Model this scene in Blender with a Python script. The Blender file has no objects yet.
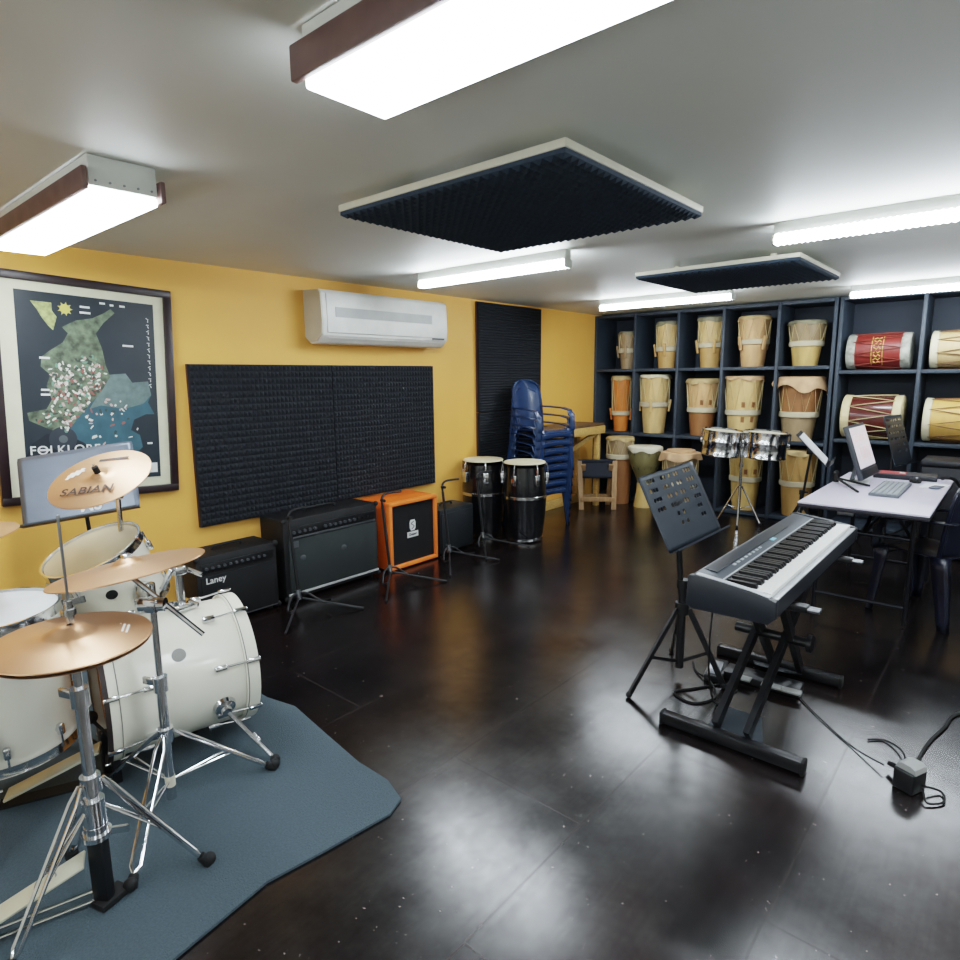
import bpy, bmesh, math, random
from mathutils import Vector, Matrix, Euler
random.seed(7)
C = bpy.context.scene.collection
PI = math.pi
V = Vector

# ------------------------------------------------------------------ materials
def lin(c):
    return tuple(((v/255)/12.92 if v/255 <= .04045 else ((v/255+.055)/1.055)**2.4) for v in c)
_M = {}
def mat(name, col, rough=.5, metal=0., noise=None, bump=None, coat=0., emit=None, spec=None, alpha=None, stretch=None, trans=None):
    if name in _M: return _M[name]
    m = bpy.data.materials.new(name); m.use_nodes = True
    nt = m.node_tree; b = nt.nodes['Principled BSDF']
    c = lin(col)
    b.inputs['Base Color'].default_value = (*c, 1)
    b.inputs['Roughness'].default_value = rough
    b.inputs['Metallic'].default_value = metal
    b.inputs['Coat Weight'].default_value = coat
    b.inputs['Coat Roughness'].default_value = .08
    if spec is not None: b.inputs['Specular IOR Level'].default_value = spec
    if alpha is not None: b.inputs['Alpha'].default_value = alpha
    if trans is not None: b.inputs['Transmission Weight'].default_value = trans
    if emit:
        b.inputs['Emission Color'].default_value = (*lin(emit[0]), 1); b.inputs['Emission Strength'].default_value = emit[1]
    tc = nt.nodes.new('ShaderNodeTexCoord'); vec = tc.outputs['Object']
    if stretch:
        mp = nt.nodes.new('ShaderNodeMapping'); mp.inputs['Scale'].default_value = stretch
        nt.links.new(vec, mp.inputs['Vector']); vec = mp.outputs['Vector']
    sc, amt = noise if noise else (8, .06)
    n = nt.nodes.new('ShaderNodeTexNoise'); n.inputs['Scale'].default_value = sc; n.inputs['Detail'].default_value = 5
    nt.links.new(vec, n.inputs['Vector'])
    r = nt.nodes.new('ShaderNodeValToRGB')
    r.color_ramp.elements[0].position = .3; r.color_ramp.elements[1].position = .7
    r.color_ramp.elements[0].color = (*[v*(1-amt) for v in c], 1)
    r.color_ramp.elements[1].color = (*[min(1, v*(1+amt)) for v in c], 1)
    nt.links.new(n.outputs['Fac'], r.inputs['Fac']); nt.links.new(r.outputs['Color'], b.inputs['Base Color'])
    if bump:
        n2 = nt.nodes.new('ShaderNodeTexNoise'); n2.inputs['Scale'].default_value = bump[0]; n2.inputs['Detail'].default_value = 4
        nt.links.new(vec, n2.inputs['Vector'])
        bp = nt.nodes.new('ShaderNodeBump'); bp.inputs['Strength'].default_value = bump[1]; bp.inputs['Distance'].default_value = .01
        nt.links.new(n2.outputs['Fac'], bp.inputs['Height']); nt.links.new(bp.outputs['Normal'], b.inputs['Normal'])
    _M[name] = m
    return m

def floor_mat():
    m = bpy.data.materials.new('dark_floor'); m.use_nodes = True
    nt = m.node_tree; b = nt.nodes['Principled BSDF']; L = nt.links.new
    tc = nt.nodes.new('ShaderNodeTexCoord')
    def noise(scale, det, vec=None, rough=.6):
        n = nt.nodes.new('ShaderNodeTexNoise'); n.inputs['Scale'].default_value = scale
        n.inputs['Detail'].default_value = det; n.inputs['Roughness'].default_value = rough
        L(vec or tc.outputs['Object'], n.inputs['Vector']); return n.outputs['Fac']
    def ramp(f, *st):
        r = nt.nodes.new('ShaderNodeValToRGB'); e = r.color_ramp.elements
        while len(e) < len(st): e.new(.5)
        for k, (p, c) in enumerate(st): e[k].position = p; e[k].color = (*c, 1) if len(c) == 3 else c
        L(f, r.inputs['Fac']); return r.outputs['Color']
    def mix(a, bb, f, mode='MIX'):
        x = nt.nodes.new('ShaderNodeMix'); x.data_type = 'RGBA'; x.blend_type = mode
        if isinstance(f, float): x.inputs[0].default_value = f
        else: L(f, x.inputs[0])
        for s, i in ((a, 6), (bb, 7)):
            if isinstance(s, tuple): x.inputs[i].default_value = (*s, 1)
            else: L(s, x.inputs[i])
        return x.outputs[2]
    base = ramp(noise(1.6, 4, None, .5), (.3, lin((9, 7, 9))), (.52, lin((19, 14, 15))), (.75, lin((34, 21, 19))))
    mp = nt.nodes.new('ShaderNodeMapping'); mp.inputs['Scale'].default_value = (14, 1.2, 1); L(tc.outputs['Object'], mp.inputs['Vector'])
    streak = ramp(noise(2.0, 5, mp.outputs['Vector']), (.35, (.75, .75, .75)), (.7, (1.25, 1.22, 1.2)))
    col = mix(base, streak, 1.0, 'MULTIPLY')
    # joints of the floor sheets, running both ways of the room
    bk = nt.nodes.new('ShaderNodeTexBrick'); bk.inputs['Scale'].default_value = 1
    mp2 = nt.nodes.new('ShaderNodeMapping'); mp2.inputs['Rotation'].default_value = (0, 0, PI/2); mp2.inputs['Location'].default_value = (.35, .2, 0)
    L(tc.outputs['Object'], mp2.inputs['Vector']); L(mp2.outputs['Vector'], bk.inputs['Vector'])
    bk.inputs['Brick Width'].default_value = 1.22; bk.inputs['Row Height'].default_value = .61
    bk.inputs['Mortar Size'].default_value = .004; bk.inputs['Color1'].default_value = (0, 0, 0, 1); bk.inputs['Color2'].default_value = (.25, .25, .25, 1)
    bk.inputs['Mortar'].default_value = (1, 1, 1, 1)
    seam = ramp(bk.outputs['Fac'], (.2, (0, 0, 0)), (.8, (.42, .42, .42)))
    col = mix(col, lin((66, 58, 56)), seam)
    spk = ramp(noise(55, 2), (.735, (0, 0, 0)), (.76, (.8, .8, .8)))
    col = mix(col, lin((150, 140, 135)), spk)
    L(col, b.inputs['Base Color'])
    ro = ramp(noise(2.5, 4, None, .5), (.25, (.215, .215, .215)), (.75, (.266, .266, .266)))
    L(ro, b.inputs['Roughness'])
    b.inputs['IOR'].default_value = 1.56
    cloud = ramp(noise(2.6, 8, None, .68), (.34, (.42, .42, .42)), (.64, (1, 1, 1)))
    mp3 = nt.nodes.new('ShaderNodeMapping'); mp3.inputs['Scale'].default_value = (30, 2.5, 1); mp3.inputs['Rotation'].default_value = (0, 0, .15); L(tc.outputs['Object'], mp3.inputs['Vector'])
    scuff = ramp(noise(2.2, 6, mp3.outputs['Vector'], .7), (.34, (.88, .88, .88)), (.6, (1, 1, 1)))
    sp = mix(cloud, scuff, 1.0, 'MULTIPLY')
    sp = mix(sp, (.3, .3, .3), seam)
    L(sp, b.inputs['Specular IOR Level'])
    hm = mix(noise(5, 3, None, .45), bk.outputs['Fac'], .2)
    bp = nt.nodes.new('ShaderNodeBump'); bp.inputs['Strength'].default_value = .10; bp.inputs['Distance'].default_value = .006
    L(hm, bp.inputs['Height']); L(bp.outputs['Normal'], b.inputs['Normal'])
    return m

CHROME = mat('chrome', (215, 216, 218), .13, 1)
STEEL = mat('brushed_steel', (140, 143, 147), .34, 1)
BLACK = mat('black_paint', (20, 21, 24), .45)
RUB = mat('black_rubber', (16, 16, 17), .75)
TOLEX = mat('black_tolex', (9, 10, 13), .55, bump=(260, .35))
WHITE = mat('white_paint', (226, 225, 216), .45)

# ------------------------------------------------------------------ mesh builder
class MB:
    def __init__(s): s.bm = bmesh.new()
    def _merge(s, t, M=None, keep=False):
        if M is not None: bmesh.ops.transform(t, matrix=M, verts=t.verts)
        me = bpy.data.meshes.new('t'); t.to_mesh(me); t.free()
        s.bm.from_mesh(me); bpy.data.meshes.remove(me); return s
    def box(s, c, d, rot=None, bev=0., seg=2):
        t = bmesh.new(); bmesh.ops.create_cube(t, size=1)
        bmesh.ops.scale(t, vec=d, verts=t.verts)
        if bev: bmesh.ops.bevel(t, geom=t.edges[:], offset=bev, segments=seg, affect='EDGES', profile=.5)
        M = Matrix.Translation(c)
        if rot is not None: M = M @ (rot.to_4x4() if isinstance(rot, Matrix) else Euler(rot).to_matrix().to_4x4())
        return s._merge(t, M)
    def bar(s, p0, p1, w, h, up=(0, 0, 1), bev=0.):
        p0, p1 = V(p0), V(p1); x = (p1-p0); l = x.length; x.normalize()
        y = V(up).cross(x)
        if y.length < 1e-4: y = V((0, 1, 0)).cross(x)
        y.normalize(); z = x.cross(y)
        return s.box((p0+p1)/2, (l, w, h), Matrix((x, y, z)).transposed(), bev)
    def cyl(s, p0, p1, r0, r1=None, n=16):
        p0, p1 = V(p0), V(p1); r1 = r0 if r1 is None else r1
        t = bmesh.new(); a = p1-p0
        bmesh.ops.create_cone(t, cap_ends=True, segments=n, radius1=max(r0, 1e-5), radius2=max(r1, 1e-5), depth=a.length)
        return s._merge(t, Matrix.Translation((p0+p1)/2) @ a.to_track_quat('Z', 'Y').to_matrix().to_4x4())
    def sph(s, c, r, sc=(1, 1, 1), rot=None, n=16):
        t = bmesh.new(); bmesh.ops.create_uvsphere(t, u_segments=n, v_segments=n//2+2, radius=r)
        M = Matrix.Translation(c)
        if rot is not None: M = M @ Euler(rot).to_matrix().to_4x4()
        return s._merge(t, M @ Matrix.Diagonal((*sc, 1)))
    def tube(s, pts, r, n=8, smooth=True, closed=False):
        pts = [V(p) for p in pts]
        if smooth and len(pts) > 2:
            out = []; k = len(pts)
            for i in range(k if closed else k-1):
                if closed: a, b, c, d = pts[(i-1) % k], pts[i], pts[(i+1) % k], pts[(i+2) % k]
                else: a, b, c, d = pts[max(i-1, 0)], pts[i], pts[i+1], pts[min(i+2, k-1)]
                for j in range(6):
                    u = j/6
                    out.append(.5*((2*b)+(c-a)*u+(2*a-5*b+4*c-d)*u*u+(3*b-a-3*c+d)*u**3))
            if not closed: out.append(pts[-1])
            pts = out
        bm = s.bm; rings = []; k = len(pts); up = None
        for i, p in enumerate(pts):
            if closed: tg = pts[(i+1) % k]-pts[i-1]
            else: tg = pts[min(i+1, k-1)]-pts[max(i-1, 0)]
            if tg.length < 1e-9: tg = V((0, 0, 1))
            tg.normalize()
            if up is None:
                up = V((0, 0, 1)) if abs(tg.z) < .9 else V((1, 0, 0))
            y = tg.cross(up)
            if y.length < 1e-4: y = tg.orthogonal()
            y.normalize(); up = y.cross(tg)
            rings.append([bm.verts.new(p+r*(math.cos(2*PI*q/n)*y+math.sin(2*PI*q/n)*up)) for q in range(n)])
        for i in range(k if closed else k-1):
            a, b = rings[i], rings[(i+1) % k]
            for q in range(n): bm.faces.new((a[q], a[(q+1) % n], b[(q+1) % n], b[q]))
        if not closed: bm.faces.new(rings[0][::-1]); bm.faces.new(rings[-1])
        return s
    def lathe(s, prof, M=None, n=32, fn=None, caps=(False, False)):
        t = bmesh.new(); rings = []
        for r, z in prof:
            if r < 1e-6: rings.append([t.verts.new((0, 0, z))])
            else: rings.append([t.verts.new((r*math.cos(2*PI*q/n), r*math.sin(2*PI*q/n), z)) for q in range(n)])
        for a, b in zip(rings, rings[1:]):
            for q in range(n):
                q2 = (q+1) % n
                if len(a) == 1 and len(b) == 1: continue
                if len(a) == 1: t.faces.new((a[0], b[q2], b[q]))
                elif len(b) == 1: t.faces.new((a[q], a[q2], b[0]))
                else: t.faces.new((a[q], a[q2], b[q2], b[q]))
        if caps[0] and len(rings[0]) > 1: t.faces.new(rings[0][::-1])
        if caps[1] and len(rings[-1]) > 1: t.faces.new(rings[-1])
        if fn:
            for v in t.verts: v.co = fn(v.co)
        return s._merge(t, M)
    def prism(s, poly, z0, z1, M=None, bev=0.):
        t = bmesh.new()
        a = [t.verts.new((x, y, z0)) for x, y in poly]; b = [t.verts.new((x, y, z1)) for x, y in poly]
        k = len(poly)
        t.faces.new(a[::-1]); t.faces.new(b)
        for i in range(k): t.faces.new((a[i], a[(i+1) % k], b[(i+1) % k], b[i]))
        bmesh.ops.recalc_face_normals(t, faces=t.faces)
        if bev: bmesh.ops.bevel(t, geom=t.edges[:], offset=bev, segments=2, affect='EDGES', profile=.5)
        return s._merge(t, M)
    def face(s, pts):
        s.bm.faces.new([s.bm.verts.new(p) for p in pts]); return s
    def grid(s, f, nu, nv, flip=False):
        vs = [[s.bm.verts.new(f(i/nu, j/nv)) for j in range(nv+1)] for i in range(nu+1)]
        for i in range(nu):
            for j in range(nv):
                q = (vs[i][j], vs[i+1][j], vs[i+1][j+1], vs[i][j+1])
                s.bm.faces.new(q[::-1] if flip else q)
        return s

ROOTM = {}
def part(name, mb, m, parent=None, world=True, smooth=40, thick=0., label=None):
    me = bpy.data.meshes.new(name)
    mb.bm.normal_update(); mb.bm.to_mesh(me); mb.bm.free()
    o = bpy.data.objects.new(name, me); C.objects.link(o)
    me.materials.append(m)
    if smooth:
        me.polygons.foreach_set('use_smooth', [True]*len(me.polygons))
        me.set_sharp_from_angle(angle=math.radians(smooth))
    if parent is not None:
        W = ROOTM[parent.name]
        if world: me.transform(W.inverted())
        o.parent = parent; ROOTM[o.name] = W
    else:
        # origin at the base centre
        lo = V([min(v.co[i] for v in me.vertices) for i in range(3)]); hi = V([max(v.co[i] for v in me.vertices) for i in range(3)])
        b = V(((lo.x+hi.x)/2, (lo.y+hi.y)/2, lo.z))
        me.transform(Matrix.Translation(-b)); o.location = b; ROOTM[o.name] = Matrix.Translation(b)
    if thick:
        md = o.modifiers.new('solid', 'SOLIDIFY'); md.thickness = thick; md.offset = 0
    if label: o['label'] = label
    return o
def thing(name, label, cat, loc=(0, 0, 0), rz=0., group=None):
    o = bpy.data.objects.new(name, None); C.objects.link(o); o.empty_display_size = .1
    o.location = loc; o.rotation_euler = (0, 0, rz)
    ROOTM[o.name] = Matrix.Translation(loc) @ Matrix.Rotation(rz, 4, 'Z')
    return tag(o, label, cat, group)
def tag(o, label, cat, group=None):
    o['label'] = label; o['category'] = cat
    if group: o['group'] = group
    return o
def struct(name, mb, m, smooth=0):
    o = part(name, mb, m, None, smooth=smooth); o['kind'] = 'structure'; return o
def dup(root, loc, rz=0., label=None, group=None, mats=None):
    r = root.copy(); C.objects.link(r); r.location = loc; r.rotation_euler = (0, 0, rz)
    if label: r['label'] = label
    if group: r['group'] = group
    def rec(src, dst):
        for ch in list(src.children):
            c = ch.copy(); C.objects.link(c); c.parent = dst
            rec(ch, c)
    rec(root, r)
    ROOTM[r.name] = Matrix.Translation(loc) @ Matrix.Rotation(rz, 4, 'Z')
    return r
def axes(o, z, x=None):
    z = V(z).normalized(); x = V(x) if x is not None else z.orthogonal()
    y = z.cross(x).normalized(); x = y.cross(z)
    M = Matrix((x, y, z)).transposed().to_4x4(); M.translation = o
    return M
def text_mb(body, size, M, extrude=.0005, spacing=1., shear=0., align='CENTER', bold=0.):
    cu = bpy.data.curves.new('txt', 'FONT'); cu.body = body; cu.size = size; cu.extrude = extrude
    cu.align_x = align; cu.align_y = 'CENTER'; cu.space_character = spacing; cu.shear = shear; cu.offset = bold
    o = bpy.data.objects.new('txt', cu); C.objects.link(o)
    bpy.context.view_layer.update()
    me = bpy.data.meshes.new_from_object(o.evaluated_get(bpy.context.evaluated_depsgraph_get()))
    bpy.data.objects.remove(o); bpy.data.curves.remove(cu)
    mb = MB(); me.transform(M); mb.bm.from_mesh(me); bpy.data.meshes.remove(me)
    return mb

# ================================================================== SETTING
WX, BY, FY, RX, CZ = -4.15, 7.55, -2.4, 2.5, 2.29
struct('floor', MB().box(((WX+RX)/2, (BY+FY)/2, -.05), (RX-WX+.4, BY-FY+.4, .1)), floor_mat())
struct('ceiling', MB().box(((WX+RX)/2, (BY+FY)/2, CZ+.05), (RX-WX+.4, BY-FY+.4, .1)), mat('ceiling_paint', (216, 219, 213), .55, noise=(1.5, .03), bump=(30, .05)))
YEL = mat('yellow_wall_paint', (232, 174, 86), .6, noise=(2, .04), bump=(60, .06))
struct('wall_left', MB().box((WX-.05, (BY+FY)/2, CZ/2), (.1, BY-FY, CZ)), YEL)
struct('wall_back', MB().box(((WX+RX)/2, BY+.05, CZ/2), (RX-WX, .1, CZ)), mat('dark_wall_paint', (36, 42, 52), .6))
PALE = mat('pale_wall_paint', (224, 222, 212), .6, noise=(2, .03))
struct('wall_right', MB().box((RX+.05, (BY+FY)/2, CZ/2), (.1, BY-FY, CZ)), PALE)
struct('wall_front', MB().box(((WX+RX)/2, FY-.05, CZ/2), (RX-WX, .1, CZ)), PALE)

# ================================================================== CEILING
def emis(name, st, col=(250, 250, 255)):
    return mat(name, (240, 240, 240), .5, emit=(col, st))
LENS = emis('lit_prismatic_lens', 20, (236, 246, 255))
TUBE = emis('lit_tube_lens', 42, (236, 246, 255))
HOUSE = mat('white_lamp_housing', (205, 207, 200), .5)
RAIL = mat('brown_lamp_rail', (96, 74, 70), .5, noise=(14, .2))
def troffer(x0, x1, yc, label):
    t = thing('ceiling_light', label, 'light', ((x0+x1)/2, yc, 2.155), 0, 'boxed fluorescent ceiling lights')
    xm = (x0+x1)/2; L = x1-x0; w = .25
    part('housing', MB().box((xm, yc, (2.19+CZ)/2), (L, w-.03, CZ-2.19-.002), bev=.004), HOUSE, t)
    part('diffuser', MB().box((xm, yc, 2.175), (L-.012, w-.025, .03), bev=.008), LENS, t)
    for sgn in (-1, 1):
        part('side_rail', MB().box((xm, yc+sgn*(w/2), 2.210), (L+.03, .018, .072), bev=.004), RAIL, t)
    sc = MB()
    for k in range(5): sc.cyl((x1-.001, yc-.09+.045*k, 2.208), (x1+.004, yc-.09+.045*k, 2.208), .004, n=8)
    part('screws', sc, STEEL, t)
    return t
troffer(-3.75, -2.42, .935, 'boxed ceiling light with brown side rails above the framed map poster')
troffer(-1.24, .06, .975, 'large nearest boxed ceiling light with brown side rails, above the middle of the floor')
def batten(x0, x1, yc, label):
    t = thing('strip_light', label, 'light', ((x0+x1)/2, yc, 2.16), 0, 'bare fluorescent strip lights')
    xm = (x0+x1)/2; L = x1-x0
    part('housing', MB().box((xm, yc, (2.228+CZ)/2), (L, .06, CZ-2.228-.002), bev=.004), HOUSE, t)
    # ribbed lens: a saw-toothed underside along the tube
    n = 46; mb = MB()
    prof = [(-.03, .045), (-.038, .022), (-.028, .0), (.028, .0), (.038, .022), (.03, .045)]
    def f(u, v):
        i = u*n*2; k = min(int(v*5+1e-6), 4); fr = v*5-k
        a, b = prof[k], prof[k+1]; py = a[0]+(b[0]-a[0])*fr; pz = a[1]+(b[1]-a[1])*fr
        return (x0+.01+u*(L-.02), yc+py, 2.185+pz+(.006 if int(round(i)) % 2 else 0))
    mb.grid(f, n*2, 5)
    part('diffuser', mb, TUBE, t, smooth=0)
    for xx in (x0, x1): part('end_cap', MB().box((xx, yc, 2.208), (.016, .07, .05), bev=.006), HOUSE, t)
    return t
batten(-3.40, -2.14, 3.29, 'bright strip light on the ceiling just right of the air conditioner')
batten(-1.03, .26, 3.47, 'bright ribbed strip light at the right edge, nearest of the strip lights')
batten(-3.30, -2.0, 5.68, 'bright strip light in front of the tall drum shelf top')
batten(-1.23, .05, 6.35, 'bright strip light above the red drum on the right shelf')
batten(-2.9, -1.6, -1.2, 'strip light on the ceiling behind the drum kit, out of the photo')
batten(.2, 1.5, -1.1, 'strip light on the ceiling behind the viewer, out of the photo')
batten(1.15, 2.35, 1.2, 'strip light on the ceiling near the right wall, out of the photo')
batten(1.15, 2.35, 4.4, 'strip light on the ceiling far along the right wall, out of the photo')

FOAM = mat('charcoal_acoustic_foam', (17, 22, 29), .85, noise=(40, .15))
FOAMC = mat('dark_ceiling_foam', (44, 58, 72), .85, noise=(40, .15))
CREAM = mat('cream_board', (206, 202, 182), .6)
def pyramid_foam(mb, o, u, v, n, nu, nv, h):
    """pyramid wedges over the rectangle o + a*u + b*v, standing along n"""
    o, u, v, n = V(o), V(u), V(v), V(n)
    for i in range(nu):
        for j in range(nv):
            p = [o+u*(i+a)/nu+v*(j+b)/nv for a, b in ((0, 0), (1, 0), (1, 1), (0, 1))]
            c = o+u*(i+.5)/nu+v*(j+.5)/nv+n*h
            vs = [mb.bm.verts.new(q) for q in p]; cv = mb.bm.verts.new(c)
            for k in range(4): mb.bm.faces.new((vs[k], vs[(k+1) % 4], cv))
    return mb
def ceiling_panel(x0, x1, y0, y1, label):
    t = thing('acoustic_panel', label, 'acoustic panel', ((x0+x1)/2, (y0+y1)/2, 2.17), 0, 'square foam panels under the ceiling')
    part('backing_board', MB().box(((x0+x1)/2, (y0+y1)/2, 2.232), (x1-x0, y1-y0, .026), bev=.003), CREAM, t)
    for hx in (.2, .8):
        for hy in (.2, .8): part('spacer', MB().cyl((x0+(x1-x0)*hx, y0+(y1-y0)*hy, 2.245), (x0+(x1-x0)*hx, y0+(y1-y0)*hy, CZ-.001), .02, n=10), CREAM, t)
    mb = MB().box(((x0+x1)/2, (y0+y1)/2, 2.212), (x1-x0-.01, y1-y0-.01, .014))
    pyramid_foam(mb, (x0+.005, y0+.005, 2.205), (x1-x0-.01, 0, 0), (0, y1-y0-.01, 0), (0, 0, -1), 26, 26, .013)
    part('foam', mb, FOAMC, t, smooth=0)
ceiling_panel(-2.20, -1.10, 1.67, 2.72, 'large dark square foam panel on the ceiling in the middle of the room')
ceiling_panel(-2.12, -1.07, 4.10, 5.14, 'far dark square foam panel on the ceiling near the drum shelves')

# ================================================================== LEFT WALL
def wall_foam(y0, y1, z0, z1, label, group, style):
    t = thing('acoustic_panel', label, 'acoustic panel', (WX, (y0+y1)/2, z0), 0, group)
    part('backing_board', MB().box((WX+.012, (y0+y1)/2, (z0+z1)/2), (.02, y1-y0, z1-z0)), mat('brown_panel_edge', (70, 40, 30), .7), t)
    mb = MB().box((WX+.032, (y0+y1)/2, (z0+z1)/2), (.02, y1-y0-.004, z1-z0-.004))
    if style == 0: pyramid_foam(mb, (WX+.042, y0+.002, z0+.002), (0, y1-y0-.004, 0), (0, 0, z1-z0-.004), (1, 0, 0), 34, 24, .011)
    else:
        n = 40; dz = (z1-z0-.004)/n
        for k in range(n):
            za = z0+.002+k*dz
            mb.face([(WX+.042, y0+.002, za), (WX+.042, y1-.002, za), (WX+.049, y1-.002, za+dz*.5), (WX+.049, y0+.002, za+dz*.5)])
            mb.face([(WX+.049, y0+.002, za+dz*.5), (WX+.049, y1-.002, za+dz*.5), (WX+.042, y1-.002, za+dz), (WX+.042, y0+.002, za+dz)])
    part('foam', mb, FOAM, t, smooth=0)
wall_foam(1.87, 2.985, .56, 1.647, 'charcoal foam wall panel nearer the framed poster, left of a pair', 'foam panels behind the amplifiers', 0)
wall_foam(2.988, 4.10, .565, 1.647, 'charcoal foam wall panel above the orange amplifier, right of a pair', 'foam panels behind the amplifiers', 0)
wall_foam(4.735, 5.79, 1.19, 2.27, 'dark foam panel high on the wall above the chair stack', 'tall column of foam panels', 1)
wall_foam(4.735, 5.79, .10, 1.187, 'dark foam panel low on the wall behind the chair stack and congas', 'tall column of foam panels', 1)

# --- air conditioner
t = thing('air_conditioner', 'white split air conditioner high on the yellow wall', 'air conditioner', (WX, 3.45, 1.8))
ACW = mat('ac_plastic', (226, 226, 220), .4); ACG = mat('ac_grille', (172, 174, 172), .5)
M = Matrix(((0, 0, 1, 0), (1, 0, 0, 0), (0, 1, 0, 0), (0, 0, 0, 1)))   # local x->Y, y->Z, z->X
ax = [(.002, 1.84), (.06, 1.80), (.15, 1.805), (.215, 1.86), (.225, 1.95), (.215, 2.165), (.19, 2.19), (.002, 2.2)]
MY = Matrix(((1, 0, 0, 0), (0, 0, 1, 0), (0, 1, 0, 0), (0, 0, 0, 1)))
part('body', MB().prism([(WX+a, b) for a, b in ax], 2.80, 4.11, MY, bev=.008), ACW, t)
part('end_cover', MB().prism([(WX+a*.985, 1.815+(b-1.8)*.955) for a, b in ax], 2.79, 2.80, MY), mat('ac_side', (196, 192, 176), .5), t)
part('front_panel', MB().box((WX+.222, 3.455, 2.02), (.012, 1.24, .28), (0, -.02, 0), bev=.004), ACW, t)
part('intake_grille', MB().box((WX+.229, 3.41, 2.03), (.006, 1.0, .072)), ACG, t)
part('flap', MB().box((WX+.207, 3.455, 1.865), (.008, 1.2, .055), (0, .5, 0), bev=.002), ACW, t)
part('air_slot', MB().box((WX+.224, 3.47, 1.893), (.01, 1.2, .008)), mat('ac_slot', (70, 72, 72), .6), t)
part('display', MB().box((WX+.226, 3.99, 1.872), (.008, .14, .012)), mat('ac_display', (25, 25, 30), .3), t)

# --- framed map poster (plane x = WX + ..., y to the right, z up)
t = thing('framed_poster', 'dark framed folklore map poster with a cream mount on the yellow wall', 'poster', (WX, 1.33, .855))
def PY(y, z, h=.02): return (WX+h, y, z)
py0, py1, pz0, pz1 = .862, 1.80, .855, 2.115; fw = .045
FR = mat('dark_brown_frame', (40, 26, 29), .4, noise=(20, .2))
fr = MB()
fr.box((WX+.02, (py0+py1)/2, pz1-fw/2), (.036, py1-py0, fw), bev=.004); fr.box((WX+.02, (py0+py1)/2, pz0+fw/2), (.036, py1-py0, fw), bev=.004)
fr.box((WX+.02, py0+fw/2, (pz0+pz1)/2), (.035, fw, pz1-pz0-2*fw+.004), bev=.002); fr.box((WX+.02, py1-fw/2, (pz0+pz1)/2), (.035, fw, pz1-pz0-2*fw+.004), bev=.002)
part('frame', fr, FR, t)
part('mount', MB().box((WX+.01, (py0+py1)/2, (pz0+pz1)/2), (.012, py1-py0-.06, pz1-pz0-.06)), mat('cream_mount', (212, 209, 182), .6), t)
qy0, qy1, qz0, qz1 = .985, 1.695, .955, 2.02
SL = mat('slate_print', (33, 41, 48), .35, noise=(5, .15))
part('print', MB().box((WX+.0175, (qy0+qy1)/2, (qz0+qz1)/2), (.003, qy1-qy0, qz1-qz0)), SL, t)
def uv(u, v, h): return (WX+h, qy0+u*(qy1-qy0), qz1-v*(qz1-qz0))
def shape(name, pts, m, h):
    mb = MB(); mb.bm.faces.new([mb.bm.verts.new(uv(u, v, h)) for u, v in pts]); mb.bm.normal_update(); bmesh.ops.triangulate(mb.bm, faces=mb.bm.faces[:])
    return part(name, mb, m, t, smooth=0)
LGA = mat('map_green', (88, 100, 80), .5, noise=(26, .6)); LGB = mat('map_grey_green', (92, 110, 108), .5, noise=(22, .25)); LGC = mat('map_teal', (50, 84, 96), .5, noise=(12, .2))
LDK = mat('map_dark_patch', (25, 30, 37), .5)
shape('dark_patch', [(.05, .78), (.15, .73), (.3, .75), (.42, .79), (.52, .84), (.55, .93), (.5, 1), (0, 1), (0, .85)], LDK, .0195)
shape('map_south', [(.27, .73), (.42, .60), (.55, .5), (.62, .41), (.75, .40), (.80, .45), (.93, .44), (.95, .52), (.92, .56), (.97, .63), (.90, .63), (.8, .66), (.77, .72), (.84, .75), (.86, .82), (.78, .87), (.62, .90), (.5, .84), (.40, .78)], LGC, .020)
shape('map_plains', [(.55, .5), (.62, .41), (.75, .40), (.80, .45), (.93, .44), (.95, .52), (.88, .57), (.72, .60), (.55, .58), (.46, .6)], LGB, .0205)
shape('map_north', [(.20, .30), (.30, .25), (.34, .2), (.30, .17), (.40, .13), (.52, .11), (.60, .08), (.66, .05), (.69, .07), (.60, .13), (.54, .19), (.58, .27), (.60, .36), (.63, .42), (.56, .5), (.42, .61), (.28, .73), (.18, .71), (.04, .66), (.03, .62), (.16, .6), (.2, .55), (.17, .48), (.2, .42), (.14, .38), (.15, .33)], LGA, .021)
shape('small_map', [(.10, .05), (.24, .05), (.24, .09), (.27, .12), (.24, .19), (.21, .17), (.17, .13), (.14, .09)], mat('map_lime', (150, 158, 100), .5, noise=(40, .4)), .021)
sn = MB()
for k in range(9):
    a = 2*PI*k/9; sn.face([uv(.33+.03*math.cos(a-.3), .075+.02*math.sin(a-.3), .0215), uv(.33+.055*math.cos(a), .075+.037*math.sin(a), .0215), uv(.33+.03*math.cos(a+.3), .075+.02*math.sin(a+.3), .0215)])
sn.lathe([(.026, 0), (0, .001)], axes(uv(.33, .075, .0215), (1, 0, 0)), n=16)
part('yellow_flower', sn, mat('map_yellow', (198, 190, 96), .5), t, smooth=0)
vin = MB(); vin.lathe([(.07, 0), (0, .0004)], axes(uv(.26, .76, .0212), (1, 0, 0)), n=28)
part('record_disc', vin, mat('map_record', (46, 52, 60), .4), t, smooth=0)
vin = MB(); vin.lathe([(.022, 0), (0, .0004)], axes(uv(.26, .76, .0222), (1, 0, 0)), n=28)
part('record_centre', vin, mat('map_record_mid', (88, 96, 98), .4), t, smooth=0)
rng = random.Random(3)
def inside(p, poly):
    c = False; n = len(poly)
    for i in range(n):
        (x1, y1), (x2, y2) = poly[i], poly[i-1]
        if (y1 > p[1]) != (y2 > p[1]) and p[0] < (x2-x1)*(p[1]-y1)/(y2-y1)+x1: c = not c
    return c
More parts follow.
